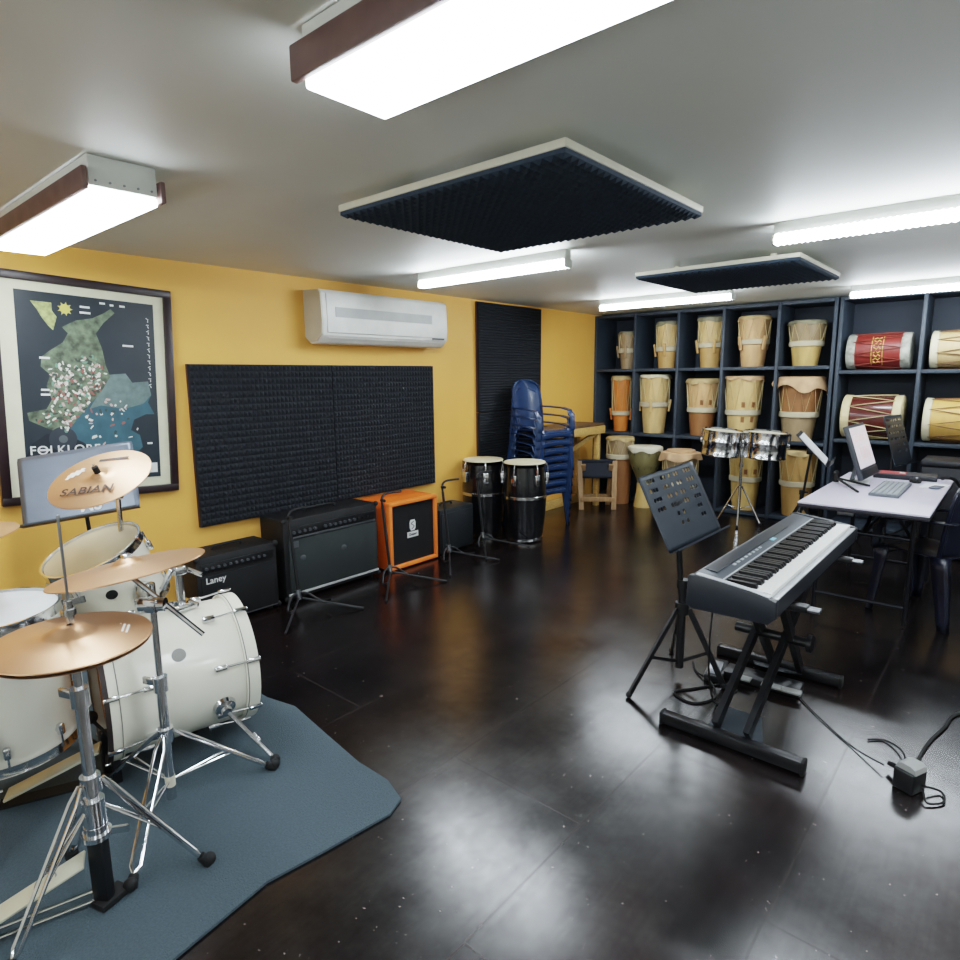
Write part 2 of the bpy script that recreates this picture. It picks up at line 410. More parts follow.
dense = [(.2, .38), (.5, .3), (.62, .42), (.5, .55), (.28, .72), (.08, .66), (.2, .58)]
sparse = [(.5, .52), (.75, .5), (.85, .75), (.75, .86), (.55, .84), (.4, .7)]
for nm, col, n_d, n_s in (('white_figures', (214, 214, 204), 90, 18), ('red_figures', (138, 82, 74), 46, 3), ('dark_figures', (52, 62, 56), 60, 6), ('pink_figures', (186, 160, 154), 44, 10), ('green_figures', (104, 142, 120), 40, 0)):
    mb = MB()
    for poly, nn in ((dense, n_d), (sparse, n_s)):
        k = 0
        while k < nn:
            u, v = rng.random(), rng.random()
            if not inside((u, v), poly): continue
            k += 1; a = rng.random()*PI; w, hgt = rng.uniform(.006, .016), rng.uniform(.004, .009)
            c = V(uv(u, v, .0215+rng.random()*.001))
            e = V((0, math.cos(a), math.sin(a))); g = V((0, -math.sin(a), math.cos(a)))
            mb.face([c-e*w-g*hgt*.6, c+e*w*.6-g*hgt, c+e*w+g*hgt*.3, c+e*w*.1+g*hgt, c-e*w*.8+g*hgt*.7])
    part(nm, mb, mat('map_'+nm, col, .5), t, smooth=0)
CAP = mat('poster_white_ink', (222, 224, 220), .5)
cap = MB()
for u, v, w in ((.17, .335, .05), (.16, .5, .04), (.16, .525, .045), (.47, .055, .05), (.47, .085, .055), (.78, .245, .06), (.13, .815, .05), (.44, .875, .03), (.92, .8, .03), (.22, .55, 0), (.60, .025, .03), (.67, .03, .02), (.75, .03, .03)):
    if w: cap.box(uv(u, v, .0215), (.0006, w, .011))
part('small_captions', cap, CAP, t, smooth=0)
vt = MB()
for k in range(12): vt.box(uv(.945, .085+k*.034, .0215), (.0006, .016, .0035), (.5*(k % 3-1), 0, 0)); vt.box(uv(.95, .097+k*.034, .0215), (.0006, .004, .014), (.4*(k % 2), 0, 0))
part('vertical_lettering', vt, CAP, t, smooth=0)
TX = Matrix(((0, 0, 1, 0), (1, 0, 0, 0), (0, 1, 0, 0), (0, 0, 0, 1)))   # text x->+Y, y->+Z, facing +X
part('title_lettering', text_mb('FOLKLORE', .068, Matrix.Translation(uv(.275, .818, .0245)) @ TX, spacing=1.1, bold=.0008), CAP, t, smooth=0)
part('corner_stamp', MB().box(uv(.91, .945, .0215), (.0006, .09, .06)), CAP, t, smooth=0)
t.location = (WX, 1.278, .857); t.rotation_euler = (-.045, 0, 0)
gl = mat('poster_glass', (255, 255, 255), .08, alpha=.06)

# ================================================================== AMPLIFIERS
XF = -3.72
def amp_handle(par, x, y, z, L=.2):
    part('carry_handle', MB().tube([(x, y-L/2, z), (x, y-L/2+.02, z+.022), (x, y+L/2-.02, z+.022), (x, y+L/2, z)], .009), RUB, par)
def amp_corners(par, x0, x1, y0, y1, z0, z1):
    for y in (y0, y1):
        for z in (z0, z1):
            part('corner_guard', MB().sph((x1-.006, y+(.008 if y == y0 else -.008), z+(.008 if z == z0 else -.008)), .02, n=10), RUB, par)
def amp_feet(par, x0, x1, y0, y1):
    for x in (x0+.05, x1-.05):
        for y in (y0+.05, y1-.05): part('foot', MB().cyl((x, y, 0), (x, y, .022), .02, n=12), RUB, par)
KNOB = mat('amp_knob', (96, 98, 102), .35, .5)
# small combo
y0, y1, x0 = 1.635, 2.185, -4.0
t = thing('guitar_amplifier', 'black combo amplifier with white lettering, beside the white bass drum', 'amplifier', (-3.86, 1.93, 0))
part('cabinet', MB().box(((x0+XF)/2, (y0+y1)/2, .243), (XF-x0, y1-y0, .444), bev=.014), TOLEX, t)
part('speaker_grille', MB().box((XF+.002, (y0+y1)/2, .19), (.012, y1-y0-.05, .30), bev=.003), mat('black_grille_cloth', (7, 8, 12), .8, bump=(400, .3)), t)
cp = part('control_panel', MB().box((XF+.002, (y0+y1)/2, .392), (.012, y1-y0-.06, .055), bev=.002), mat('amp_panel_black', (17, 18, 21), .35), t)
for k in range(11): part('knob', MB().cyl((XF+.008, y0+.06+k*.039, .393), (XF+.024, y0+.06+k*.039, .393), .0085, n=12), KNOB, cp)
part('brand_lettering', text_mb('Laney', .056, Matrix.Translation((XF+.0115, y0+.115, .312)) @ TX, bold=.0004), mat('logo_white', (225, 225, 222), .5), t, smooth=0)
part('bottom_trim', MB().box((XF+.003, (y0+y1)/2, .035), (.01, y1-y0-.04, .006)), mat('dull_trim', (90, 92, 96), .4, .5), t)
amp_handle(t, -3.86, (y0+y1)/2, .465); amp_feet(t, x0, XF, y0, y1); amp_corners(t, x0, XF, y0, y1, .022, .464)
# large two speaker combo
y0, y1, x0 = 2.24, 3.066, -4.02
t = thing('guitar_amplifier', 'large black combo amplifier with grey grille and silver bottom trim, left of the orange amplifier', 'amplifier', (-3.87, 2.66, 0))
part('cabinet', MB().box(((x0+XF)/2, (y0+y1)/2, .308), (XF-x0, y1-y0, .57), bev=.016), TOLEX, t)
GRC = mat('grey_grille_cloth', (40, 46, 46), .75, bump=(500, .3))
part('speaker_grille', MB().box((XF+.004, (y0+y1)/2+.005, .262), (.014, y1-y0-.06, .375), bev=.003), GRC, t)
cp = part('control_panel', MB().box((XF+.003, (y0+y1)/2+.01, .504), (.012, y1-y0-.085, .062), bev=.002), mat('amp_panel_black', (17, 18, 21), .35), t)
for k in range(16):
    if k in (5,): continue
    part('knob', MB().cyl((XF+.009, y0+.075+k*.043, .502), (XF+.026, y0+.075+k*.043, .502), .011, n=12), KNOB if k < 13 else RUB, cp)
TRIM = mat('silver_trim', (188, 190, 190), .35, .3)
part('upper_trim', MB().box((XF+.008, (y0+y1)/2+.01, .462), (.012, y1-y0-.085, .014), bev=.002), mat('dull_trim', (90, 92, 96), .4, .5), t)
part('lower_trim', MB().box((XF+.006, (y0+y1)/2, .062), (.012, y1-y0-.03, .016), bev=.002), TRIM, t)
part('badge', MB().box((XF+.012, y0+.085, .415), (.004, .05, .045)), mat('badge_grey', (90, 94, 96), .4, .4), t)
for yy, zz in ((y0+.14, .31), (y0+.49, .31)):
    part('speaker_dust_cap', MB().sph((XF+.006, yy, zz), .03, (.3, 1, .8), n=14), mat('dust_cap', (70, 74, 76), .45), t)
amp_handle(t, -3.88, (y0+y1)/2, .593, .26); amp_feet(t, x0, XF, y0, y1); amp_corners(t, x0, XF, y0, y1, .024, .593)
# orange amplifier
y0, y1, x0 = 3.168, 3.705, -4.06
ORG = mat('orange_vinyl', (226, 104, 32), .5, bump=(260, .3))
t = thing('bass_amplifier', 'orange amplifier with black grille and white emblem', 'amplifier', (-3.88, 3.44, 0))
part('cabinet', MB().box(((x0+XF)/2-.01, (y0+y1)/2, .288), (XF-x0-.02, y1-y0, .556), bev=.012), ORG, t)
rim = MB(); w = .034
rim.box((XF, (y0+y1)/2, .566-w/2), (.05, y1-y0, w), bev=.01); rim.box((XF, (y0+y1)/2, .01+w/2), (.05, y1-y0, w), bev=.01)
rim.box((XF, y0+w/2, .288), (.049, w, .50), bev=.008); rim.box((XF, y1-w/2, .288), (.049, w, .50), bev=.008)
part('front_frame', rim, mat('orange_frame', (236, 122, 52), .45), t)
part('speaker_grille', MB().box((XF-.006, (y0+y1)/2, .288), (.016, y1-y0-.06, .5)), mat('black_grille_cloth', (7, 8, 12), .8, bump=(400, .3)), t)
em = MB().prism([(-.03, -.028), (-.018, -.045), (.018, -.045), (.03, -.028), (.033, .02), (.022, .045), (-.022, .045), (-.033, .02)], 0, .003, Matrix.Translation((XF+.003, 3.43, .345)) @ TX)
part('emblem', em, mat('logo_white', (225, 225, 222), .5), t, smooth=0)
part('emblem_drawing', MB().tube([(XF+.007, 3.44, .375), (XF+.007, 3.415, .36), (XF+.007, 3.445, .335), (XF+.007, 3.42, .315)], .004), mat('emblem_grey', (120, 122, 124), .5), t, smooth=0)
part('name_plate', MB().box((XF+.004, 3.43, .268), (.004, .12, .046)), mat('logo_white', (225, 225, 222), .5), t)
part('name_lettering', text_mb('Orange', .03, Matrix.Translation((XF+.0065, 3.43, .268)) @ TX, bold=.001), RUB, t, smooth=0)
amp_feet(t, x0, XF, y0, y1)
# small black amplifier
y0, y1, x0 = 3.755, 4.19, -3.99
t = thing('practice_amplifier', 'small plain black amplifier between the orange amplifier and the congas', 'amplifier', (-3.86, 3.97, 0))
part('cabinet', MB().box(((x0+XF)/2, (y0+y1)/2, .215), (XF-x0, y1-y0, .386), bev=.01), mat('dark_slate_vinyl', (24, 30, 33), .5), t)
part('speaker_grille', MB().box((XF+.003, (y0+y1)/2, .205), (.012, y1-y0-.03, .33), bev=.004), mat('slate_grille', (17, 23, 28), .7), t)
amp_handle(t, -3.86, (y0+y1)/2, .407, .15); amp_feet(t, x0, XF, y0, y1)

# --- guitar stands
def guitar_stand(loc, rz, label, first=[None]):
    if first[0] is not None: return dup(first[0], loc, rz, label)
    t = thing('guitar_stand', label, 'guitar stand', loc, rz, 'black guitar stands in front of the amplifiers')
    B = BLACK
    # local: front is +X, neck leans back (-X)
    part('post', MB().tube([(.0, 0, .10), (-.03, 0, .33), (-.065, 0, .60)], .011), B, t, world=False)
    part('neck_yoke', MB().tube([(-.065, 0, .60), (-.072, .004, .655), (-.068, .05, .685), (-.03, .16, .69)], .009), B, t, world=False)
    part('yoke_pad', MB().tube([(-.072, -.004, .64), (-.03, -.006, .64)], .012, n=8), RUB, t, world=False)
    part('cradle', MB().tube([(.13, -.14, .07), (.05, -.12, .05), (.0, -.05, .12), (0, .05, .12), (.05, .14, .05), (.13, .17, .07)], .008), B, t, world=False)
    part('joint', MB().cyl((0, 0, .085), (-.012, 0, .15), .018, n=12), STEEL, t, world=False)
    for p in ((.27, -.28, .008), (.30, .30, .008), (-.12, .02, .008)):
        part('leg', MB().tube([(0, 0, .10), p], .008, smooth=False), B, t, world=False)
    first[0] = t
    return t
guitar_stand((-3.545, 2.225, 0), 0, 'black guitar stand in front of the large grey-grilled amplifier')
guitar_stand((-3.50, 2.99, 0), 0, 'black guitar stand in front of the orange amplifier')
guitar_stand((-3.54, 3.68, 0), 0, 'black guitar stand in front of the small black amplifier')
guitar_stand((-3.60, 4.19, 0), 0, 'black guitar stand on the floor before the congas')

# ================================================================== CONGAS
SKIN = mat('pale_drum_skin', (222, 212, 178), .6, noise=(6, .08))
CSH = mat('black_conga_shell', (14, 15, 19), .22, coat=.4)
def conga(loc, label, rz=0., first=[None]):
    if first[0] is not None: return dup(first[0], loc, rz, label)
    t = thing('conga', label, 'drum', loc, rz, 'black congas')
    prof = [(.168, .02), (.178, .10), (.196, .25), (.206, .40), (.205, .50), (.195, .62), (.186, .735)]
    part('shell', MB().lathe(prof, n=40, caps=(True, True)), CSH, t, world=False)
    part('drum_head', MB().lathe([(.194, .722), (.197, .75), (.188, .758), (0, .762)], n=40), SKIN, t, world=False)
    part('rim', MB().lathe([(.197, .715), (.203, .725), (.203, .74), (.197, .745)], n=40), mat('black_chrome', (40, 41, 45), .2, 1), t, world=False)
    part('metal_band', MB().lathe([(.205, .415), (.210, .418), (.210, .442), (.206, .445)], n=40), CHROME, t, world=False)
    part('metal_band', MB().lathe([(.166, .012), (.173, .015), (.176, .042), (.171, .044)], n=40), CHROME, t, world=False)
    for k in range(6):
        a = 2*PI*k/6+.3
        e = V((math.cos(a), math.sin(a), 0))
        part('tuning_lug', MB().tube([e*.20+V((0, 0, .745)), e*.214+V((0, 0, .70)), e*.216+V((0, 0, .60))], .009).box(e*.212+V((0, 0, .60)), (.032, .05, .10), (0, 0, a), bev=.006), CHROME, t, world=False)
    first[0] = t
    return t
conga((-3.93, 4.58, 0), 'black conga with pale head nearer the wall, left of the pair')
conga((-3.50, 4.68, 0), 'black conga with pale head in front of the blue chair stack', .4)

# ================================================================== PLASTIC CHAIRS
BLUE = mat('blue_plastic', (31, 54, 88), .25, noise=(4, .05), coat=.15)
BLUE_SHADED = mat('shaded_blue_plastic', (12, 18, 36), .35, noise=(4, .05), coat=.15)  # blue plastic again, under-desk shade painted in as a darker colour
def plastic_chair(name, label, loc, rz, group=None, m=BLUE):
    """monobloc armchair facing local +X, seat .43 m"""
    t = thing(name, label, 'chair', loc, rz, group)
    # seat shell with a rolled front lip
    def seat(u, v):
        y = (v-.5)*(.46-.06*(1-u)); x = -.20+u*.42
        z = .425-.022*math.cos(PI*(v-.5))*math.sin(PI*min(u*1.1, 1))-.03*max(0, u-.85)/.15+.01*u
        return (x, y, z)
    part('seat', MB().grid(seat, 14, 12), m, t, world=False, thick=.008)
    fl = MB().grid(lambda u, v: (.22-.006*u, (v-.5)*.46, .40-.06*u+.02*math.cos(PI*(v-.5))*u), 3, 10)
    part('seat_apron', fl, m, t, world=False, thick=.008)
    # backrest: curved panel with rounded crown and three slots worth of ribs
    def back(u, v):
        z = .43+u*.50
        w = .36+.05*math.sin(PI*u*.9)
        if u > .72: w *= math.sqrt(max(.06, 1-((u-.72)/.30)**2.2))
        y = (v-.5)*w
        x = -.20-.085*u-.05*math.cos(PI*(v-.5))*(1-.2*u)+.05
        return (x, y, z)
    part('backrest', MB().grid(back, 18, 14), m, t, world=False, thick=.008)
    # thick rolled edge of the back
    edge = [back(u/14, 0) for u in range(0, 14)]+[back(.985, v/8) for v in range(1, 8)]+[back(u/14, 1) for u in range(13, -1, -1)]
    part('back_rim', MB().tube(edge, .012, smooth=False), m, t, world=False)
    for s in (-1, 1):
        def arm(u, v, s=s):
            # flat strap from the back, forward, and down to the front leg
            P = [V((-.235, .20*s, .655)), V((-.12, .235*s, .65)), V((.06, .25*s, .64)), V((.155, .25*s, .62)), V((.195, .25*s, .55)), V((.20, .25*s, .42))]
            k = min(int(u*5), 4); f = u*5-k; p = P[k].lerp(P[k+1], f)
            return (p.x+(v-.5)*.03*(1 if u > .7 else 0), p.y+(v-.5)*.065*(1 if u <= .75 else .6), p.z-.006*math.cos(PI*(v-.5)))
        part('armrest', MB().grid(arm, 15, 4), m, t, world=False, thick=.01)
        # tapering L-section legs
        for sx, xt, xb in ((1, .20, .215), (-1, -.20, -.27)):
            def leg(u, v, s=s, sx=sx, xt=xt, xb=xb):
                z = .435*(1-u); w = .075*(1-u)+.042*u
                x = xt+(xb-xt)*u; y = s*(.225+.035*u)
                if v < .5: return (x-sx*w*(1-2*v), y, z)
                return (x, y-s*w*(2*v-1), z)
            part('leg', MB().grid(leg, 6, 4), m, t, world=False, thick=.009)
    return t
ST = (-3.745, 5.235); SRZ = -.12
ch0 = plastic_chair('plastic_chair', 'blue plastic armchair at the bottom of the stack by the wall', (*ST, 0), SRZ, 'stack of blue plastic chairs')
lv = ['second', 'third', 'fourth', 'fifth', 'sixth', 'seventh']
for k in range(1, 8):
    lab = 'blue plastic armchair, top of the stack by the wall' if k == 7 else 'blue plastic armchair, %s up from the bottom of the stack' % lv[k-1]
    d = .007*k
    dup(ch0, (ST[0]+d*math.cos(SRZ), ST[1]+d*math.sin(SRZ), .083*k), SRZ, lab)
plastic_chair('plastic_chair', 'blue plastic armchair pushed under the right side of the desk, shade painted into its colour', (-.36, 4.84, 0), PI-.43, None, BLUE_SHADED)

# ================================================================== WORKBENCH + frame chair
PINE = mat('raw_pine', (196, 158, 92), .6, noise=(6, .18), stretch=(1, 8, 8))
t = thing('workbench', 'raw pine workbench with a dark top against the yellow wall', 'table', (-3.95, 6.3, 0))
part('table_top', MB().box((-3.94, 6.13, .975), (.40, .90, .03), bev=.004), mat('dark_bench_top', (96, 72, 50), .5, noise=(8, .3)), t)
part('front_rail', MB().box((-3.745, 6.13, .915), (.035, .90, .09), bev=.004), PINE, t)
part('end_rail', MB().box((-3.94, 5.70, .915), (.36, .03, .09), bev=.004), PINE, t)
part('end_rail', MB().box((-3.94, 6.56, .915), (.36, .03, .09), bev=.004), PINE, t)
for x, y in ((-4.09, 5.73), (-4.09, 6.52), (-3.79, 6.50)):
    part('leg', MB().box((x, y, .435), (.06, .06, .87), bev=.004), PINE, t)
part('brace', MB().bar((-4.06, 5.8, .5), (-3.79, 6.48, .88), .03, .05), PINE, t)
part('lower_rail', MB().box((-4.09, 6.13, .05), (.05, .80, .1), bev=.004), PINE, t)
WD = mat('brown_wood_frame', (150, 116, 78), .55, noise=(6, .2), stretch=(8, 8, 1))
t = thing('folding_chair', 'wooden framed folding chair with dark canvas sling, before the far drums', 'chair', (-3.70, 6.36, 0), .66)
# local: x along the front edge, y away
for x in (-.185, .185):
    part('front_leg', MB().bar((x*1.0, -.10, 0), (x*1.12, .02, .56), .035, .055, up=(1, 0, 0)), WD, t, world=False)
    part('rear_leg', MB().bar((x*.86, .20, 0), (x*.86, -.02, .52), .03, .05, up=(1, 0, 0)), WD, t, world=False)
part('front_rail', MB().box((0, -.085, .12), (.40, .028, .05), bev=.004), WD, t, world=False)
part('rear_rail', MB().box((0, .145, .12), (.32, .026, .045), bev=.004), WD, t, world=False)
part('canvas_sling', MB().grid(lambda u, v: ((u-.5)*.40, .0+.02-.03*v-.02*math.sin(PI*u)*v, .56-.20*v-.0*u), 8, 6), mat('dark_canvas', (28, 32, 42), .8), t, world=False, thick=.006)
part('top_rail', MB().box((0, .02, .56), (.44, .035, .03), bev=.006), mat('dark_canvas', (28, 32, 42), .8), t, world=False)

# ================================================================== SHELVES
SH = mat('dark_slate_shelf', (48, 57, 67), .6, noise=(5, .12))
def shelf_unit(name, label, xs, rows, y0, y1, ztop):
    t = thing(name, label, 'shelf', ((xs[0]+xs[-1])/2, (y0+y1)/2, 0), 0, 'dark drum shelves')
    w = .032; ym = (y0+y1)/2; D = y1-y0
    for k, x in enumerate(xs):
        part('side_panel' if k in (0, len(xs)-1) else 'divider', MB().box((x, ym, ztop/2), (w, D, ztop), bev=.003), SH, t)
    for a, b in zip(xs, xs[1:]):
        for z in rows:
            part('shelf_board', MB().box(((a+b)/2, ym+.004, z-.017), (b-a-w, D-.008, .034), bev=.002), SH, t)
    part('back_panel', MB().box(((xs[0]+xs[-1])/2, y1+.008, ztop/2), (xs[-1]-xs[0], .014, ztop)), mat('shelf_back', (40, 48, 58), .7), t)
    return t
shelf_unit('drum_shelf', 'dark open shelf of upright folk drums along the back wall', [-4.13, -3.60, -3.06, -2.55, -1.985, -1.47], [.04, .845, 1.62, 2.27], 7.0, 7.5, 2.27)
shelf_unit('drum_shelf', 'dark open shelf of horizontal drums at the right of the back wall', [-1.42, -.755, -.09, .575, 1.24], [.04, .90, 1.57, 2.27], 7.0, 7.5, 2.27)

ROPE = mat('natural_rope', (196, 178, 132), .8)
def wood(n, c, am=.16): return mat('drum_wood_'+n, c, .55, noise=(5, am), stretch=(3, 3, .7))
CRM = wood('cream', (205, 172, 116)); TAN = wood('tan', (186, 146, 88)); PCH = wood('peach', (200, 158, 110)); BRN = wood('brown', (142, 96, 58)); GRY = wood('grey', (150, 128, 96)); ORW = wood('orange', (200, 118, 50)); YLW = wood('yellow', (196, 162, 98))
HIDE = mat('tan_hide', (186, 160, 112), .7, noise=(8, .2)); PHIDE = mat('pink_hide', (196, 158, 120), .75, noise=(8, .2)); GHIDE = mat('grey_hide', (128, 124, 100), .7, noise=(8, .2))
BAND = mat('rope_band', (200, 188, 158), .8, bump=(120, .6))
def folk_drum(label, x, y, z, H, R, Rb, shell=CRM, head=HIDE, band=.45, upper=None, wedges=0, cloth=0., rz=0., name='folk_drum', rope=True, holes=0, group='upright folk drums on the shelf', bandm=None, lugs=False):
    t = thing(name, label, 'drum', (x, y, z), rz, group)
    up = upper or shell
    def rad(f): return Rb+(R-Rb)*f+.035*R*math.sin(PI*f)
    zb = band*H
    lo = [(rad(i/8*band), i/8*zb) for i in range(9)]
    hi = [(rad(band+(1-band)*i/8), zb+(H-zb)*i/8) for i in range(9)]
    part('shell', MB().lathe(lo+[(lo[-1][0]*.6, zb)] if upper else lo+hi[1:], n=28, caps=(True, True)), shell, t, world=False)
    if upper: part('upper_shell', MB().lathe(hi, n=28, caps=(True, True)), up, t, world=False)
    # hide head folded over the rim
    rg = random.Random(int(abs(x*1000)+H*100))
    ph = [rg.uniform(0, 6.28) for _ in range(3)]
    drop = .045+cloth
    def fn(c):
        r = math.hypot(c.x, c.y)
        if c.z < H-.005 and r > .1*R:
            a = math.atan2(c.y, c.x)
            wv = .5+.5*math.sin(3*a+ph[0])*math.sin(2*a+ph[1])
            k = (H-c.z)/drop
            c = V((c.x*(1+.08*k*math.sin(7*a+ph[2])), c.y*(1+.08*k*math.sin(7*a+ph[2])), H-(H-c.z)*(.35+.9*wv)))
        return c
    ro = R*(1.05+ (.10 if cloth else .04))
    part('drum_head', MB().lathe([(ro+cloth*.25, H-drop), (ro+cloth*.2, H-drop*.6), (ro, H-.02), (ro-.004, H+.004), (R*.97, H+.012), (0, H+.012)], n=42, fn=fn), head, t, world=False)
    if rope:
        n = 9; pts = []
        for k in range(n*2):
            a = PI*k/n
            if k % 2: r_, zz = rad(band+.01)+.012, zb+.01
            else: r_, zz = R*1.06, H-.03
            pts.append((r_*math.cos(a), r_*math.sin(a), zz))
        part('lacing', MB().tube(pts, .0045, n=5, smooth=False, closed=True), ROPE, t, world=False)
        rbnd = rad(band)
        part('rope_band', MB().lathe([(rbnd+.004, zb-.03), (rbnd+.018, zb-.024), (rbnd+.02, zb), (rbnd+.018, zb+.024), (rbnd+.004, zb+.03)], n=28), bandm or BAND, t, world=False)
    for k in range(wedges):
        a = 2*PI*k/wedges+.2
        e = V((math.cos(a), math.sin(a), 0)); r_ = rad(band)+.03
        part('tuning_wedge', MB().bar(e*(r_-.012)+V((0, 0, zb-.085)), e*(r_+.012)+V((0, 0, zb+.06)), .032, .022, up=tuple(e), bev=.004), shell, t, world=False)
    for k in range(holes):
        a = -1.25+.62*(k % 2); zz = zb+(.085 if k < 2 else -.075)
        f = zz/H; e = V((math.cos(a), math.sin(a), 0))
        part('tuning_peg', MB().bar(e*(rad(f)-.01)+V((0, 0, zz-.03)), e*(rad(f)+.006)+V((0, 0, zz+.03)), .035, .012, up=tuple(e)), BRN, t, world=False)
    return t
Z1, Z2, Z3 = 1.622, .847, .042
D1 = folk_drum
D1('small greyish folk drum in the far left top cubby', -3.78, 7.2, Z1, .44, .115, .085, GRY, GHIDE, .5, wedges=4)
D1('slim tan folk drum in the second cubby of the top row', -3.275, 7.2, Z1, .53, .125, .095, TAN, GHIDE, .42, upper=CRM, wedges=4)
D1('cream folk drum in the third cubby of the top row', -2.755, 7.2, Z1, .545, .14, .10, TAN, GHIDE, .45, upper=CRM, wedges=4, rz=.4)
D1('peach folk drum with big side wedges in the fourth cubby of the top row', -2.285, 7.2, Z1, .525, .155, .115, PCH, HIDE, .5, wedges=4, rz=.75)
D1('wide greenish-headed folk drum in the last cubby of the top row', -1.76, 7.2, Z1, .445, .165, .115, YLW, GHIDE, .5, upper=GRY)
D1('slim bright orange folk drum in the middle row', -3.86, 7.2, Z2, .68, .118, .085, ORW, HIDE, .33, wedges=2)
D1('cream folk drum with pale folded hide in the middle row', -3.41, 7.2, Z2, .69, .17, .125, CRM, SKIN, .5, wedges=4)
D1('brown folk drum with pinkish upper half in the middle row', -2.82, 7.2, Z2, .64, .17, .12, BRN, HIDE, .46, upper=PCH, holes=2)
D1('pale tall folk drum with four peg holes in the middle row', -2.36, 7.2, Z2, .665, .19, .14, CRM, PHIDE, .42, holes=4)
D1('large dull folk drum with a loose pink hide draped over its top', -1.785, 7.2, Z2, .655, .205, .14, GRY, PHIDE, .42, cloth=.10, upper=BRN)
D1('yellow wooden conga in the bottom cubby behind the timbale stand', -2.29, 7.2, Z3, .70, .17, .125, YLW, HIDE, .5, wedges=0, name='wooden_conga', rope=True, holes=2)
D1('shadowed brown wooden conga in the bottom cubby left of the desk', -1.755, 7.2, Z3, .70, .175, .125, TAN, HIDE, .5, name='wooden_conga')
# drums standing on the floor before the shelf
D1('narrow drum behind the wooden folding chair', -3.66, 6.83, 0, .80, .155, .12, BRN, HIDE, .72, name='floor_drum', group='drums on the floor before the shelf', upper=GRY)
t = D1('tan drum with a brown hide head behind the perforated music stand', -2.86, 6.75, 0, .68, .19, .15, GRY, PHIDE, .5, name='floor_drum', group='drums on the floor before the shelf', cloth=.03)
part('head_ring', MB().lathe([(.15, .69), (.158, .70), (.152, .715), (0, .718)], n=32), PHIDE, t, world=False)
t = thing('djembe', 'olive goblet drum with white head beside the wooden folding chair', 'drum', (-3.305, 6.78, 0), 0, 'drums on the floor before the shelf')
part('shell', MB().lathe([(.115, .0), (.112, .05), (.088, .20), (.085, .30), (.12, .40), (.175, .52), (.19, .62), (.188, .70)], n=32, caps=(True, True)), mat('olive_drum_wood', (112, 104, 68), .5, noise=(6, .2)), t, world=False)
part('base_sleeve', MB().lathe([(.117, .002), (.114, .05), (.09, .20), (.0875, .29)], n=32), YLW, t, world=False)
part('drum_head', MB().lathe([(.196, .665), (.202, .69), (.198, .715), (.185, .723), (0, .724)], n=40, fn=lambda c: V((c.x, c.y, c.z-(.015*math.sin(6*math.atan2(c.y, c.x)) if c.z < .68 else 0)))), mat('white_drum_skin', (222, 216, 192), .6), t, world=False)
pts = []
for k in range(28):
    a = PI*k/14; r_, zz = (.155, .46) if k % 2 else (.197, .66)
    pts.append((r_*math.cos(a), r_*math.sin(a), zz))
part('lacing', MB().tube(pts, .004, n=5, smooth=False, closed=True), mat('dark_rope', (70, 66, 46), .8), t, world=False)

# --- horizontal drums on the right shelf
def barrel(label, x0, x1, y, z, R, shell, headm, rope=ROPE, hoop=None, group='drums lying on the right shelf', bulge=.03, rz=0., band=None, hw=.06):
    xm = (x0+x1)/2; L = x1-x0
    t = thing('barrel_drum', label, 'drum', (xm, y, z), rz, group)
    M = Matrix.Translation((0, 0, R*1.05+.002)) @ Matrix.Rotation(PI/2, 4, 'Y')
    prof = [(R*(.95+bulge*math.sin(PI*i/12)), -L/2+L*i/12) for i in range(13)]
    part('shell', MB().lathe(prof, M, n=40, caps=(True, True)), shell, t, world=False)
    for s in (-1, 1):
        part('drum_head', MB().lathe([(R*.98, s*(L/2-hw)), (R*1.02, s*(L/2-hw*.9)), (R*1.03, s*(L/2-.008)), (R*.98, s*L/2), (0, s*(L/2+.002))], M, n=40), headm, t, world=False)
    n = 9; pts = []
    for k in range(n*2):
        a = PI*k/n; s = 1 if k % 2 else -1
        pts.append(M @ V((R*1.04*math.cos(a), R*1.04*math.sin(a), s*(L/2-hw*.8))))
    lace = []
    for i in range(len(pts)):
        a, b = pts[i], pts[(i+1) % len(pts)]
        for j in range(4):
            p = a.lerp(b, j/4); q = p-V((0, 0, R*1.05+.002)); r_ = math.hypot(q.y, q.z)
            if r_ > 1e-5: q.y *= R*1.03/r_; q.z *= R*1.03/r_
            lace.append(q+V((0, 0, R*1.05+.002)))
    part('lacing', MB().tube(lace, .0045, n=5, smooth=False, closed=True), rope, t, world=False)
    return t, M
REDW = mat('red_painted_drum', (122, 44, 38), .4, noise=(8, .15)); MARW = mat('maroon_drum', (84, 40, 34), .22, noise=(6, .15), coat=.4)
WHD = mat('white_hide_banded', (156, 156, 144), .65, noise=(16, .5))
t, M = barrel('red painted drum lying on the top right shelf, with gold lettering-like ornament', -1.36, -.84, 7.17, 1.573, .165, REDW, WHD, rope=mat('red_cord', (120, 52, 40), .7), hw=.075)
GOLD = mat('gold_ornament', (206, 160, 84), .5)
orn = MB(); Rr = .163
def cyp(s, a, h): # point on the drum's front: s along axis, a angle from front (-Y) upward
    return V((s, -math.cos(a)*(Rr+h), .165*1.05+.002+math.sin(a)*(Rr+h)))
for s, a0, a1 in ((-.045, -.9, .95), (.045, -.9, .95)):
    orn.tube([cyp(s, a0+(a1-a0)*k/8, .002) for k in range(9)], .004, n=5, smooth=False)
rg = random.Random(5)
for k in range(8):
    a = -.75+.21*k
    pa = [(-.03, 0), (-.01, .12), (.01, .02), (.03, .13)] if k % 2 else [(-.03, .12), (-.005, .0), (.012, .13), (.03, .02)]
    orn.tube([cyp(u, a+v, .003) for u, v in pa], .0055, n=5, smooth=False)
part('gold_ornament', orn, GOLD, t, world=False)
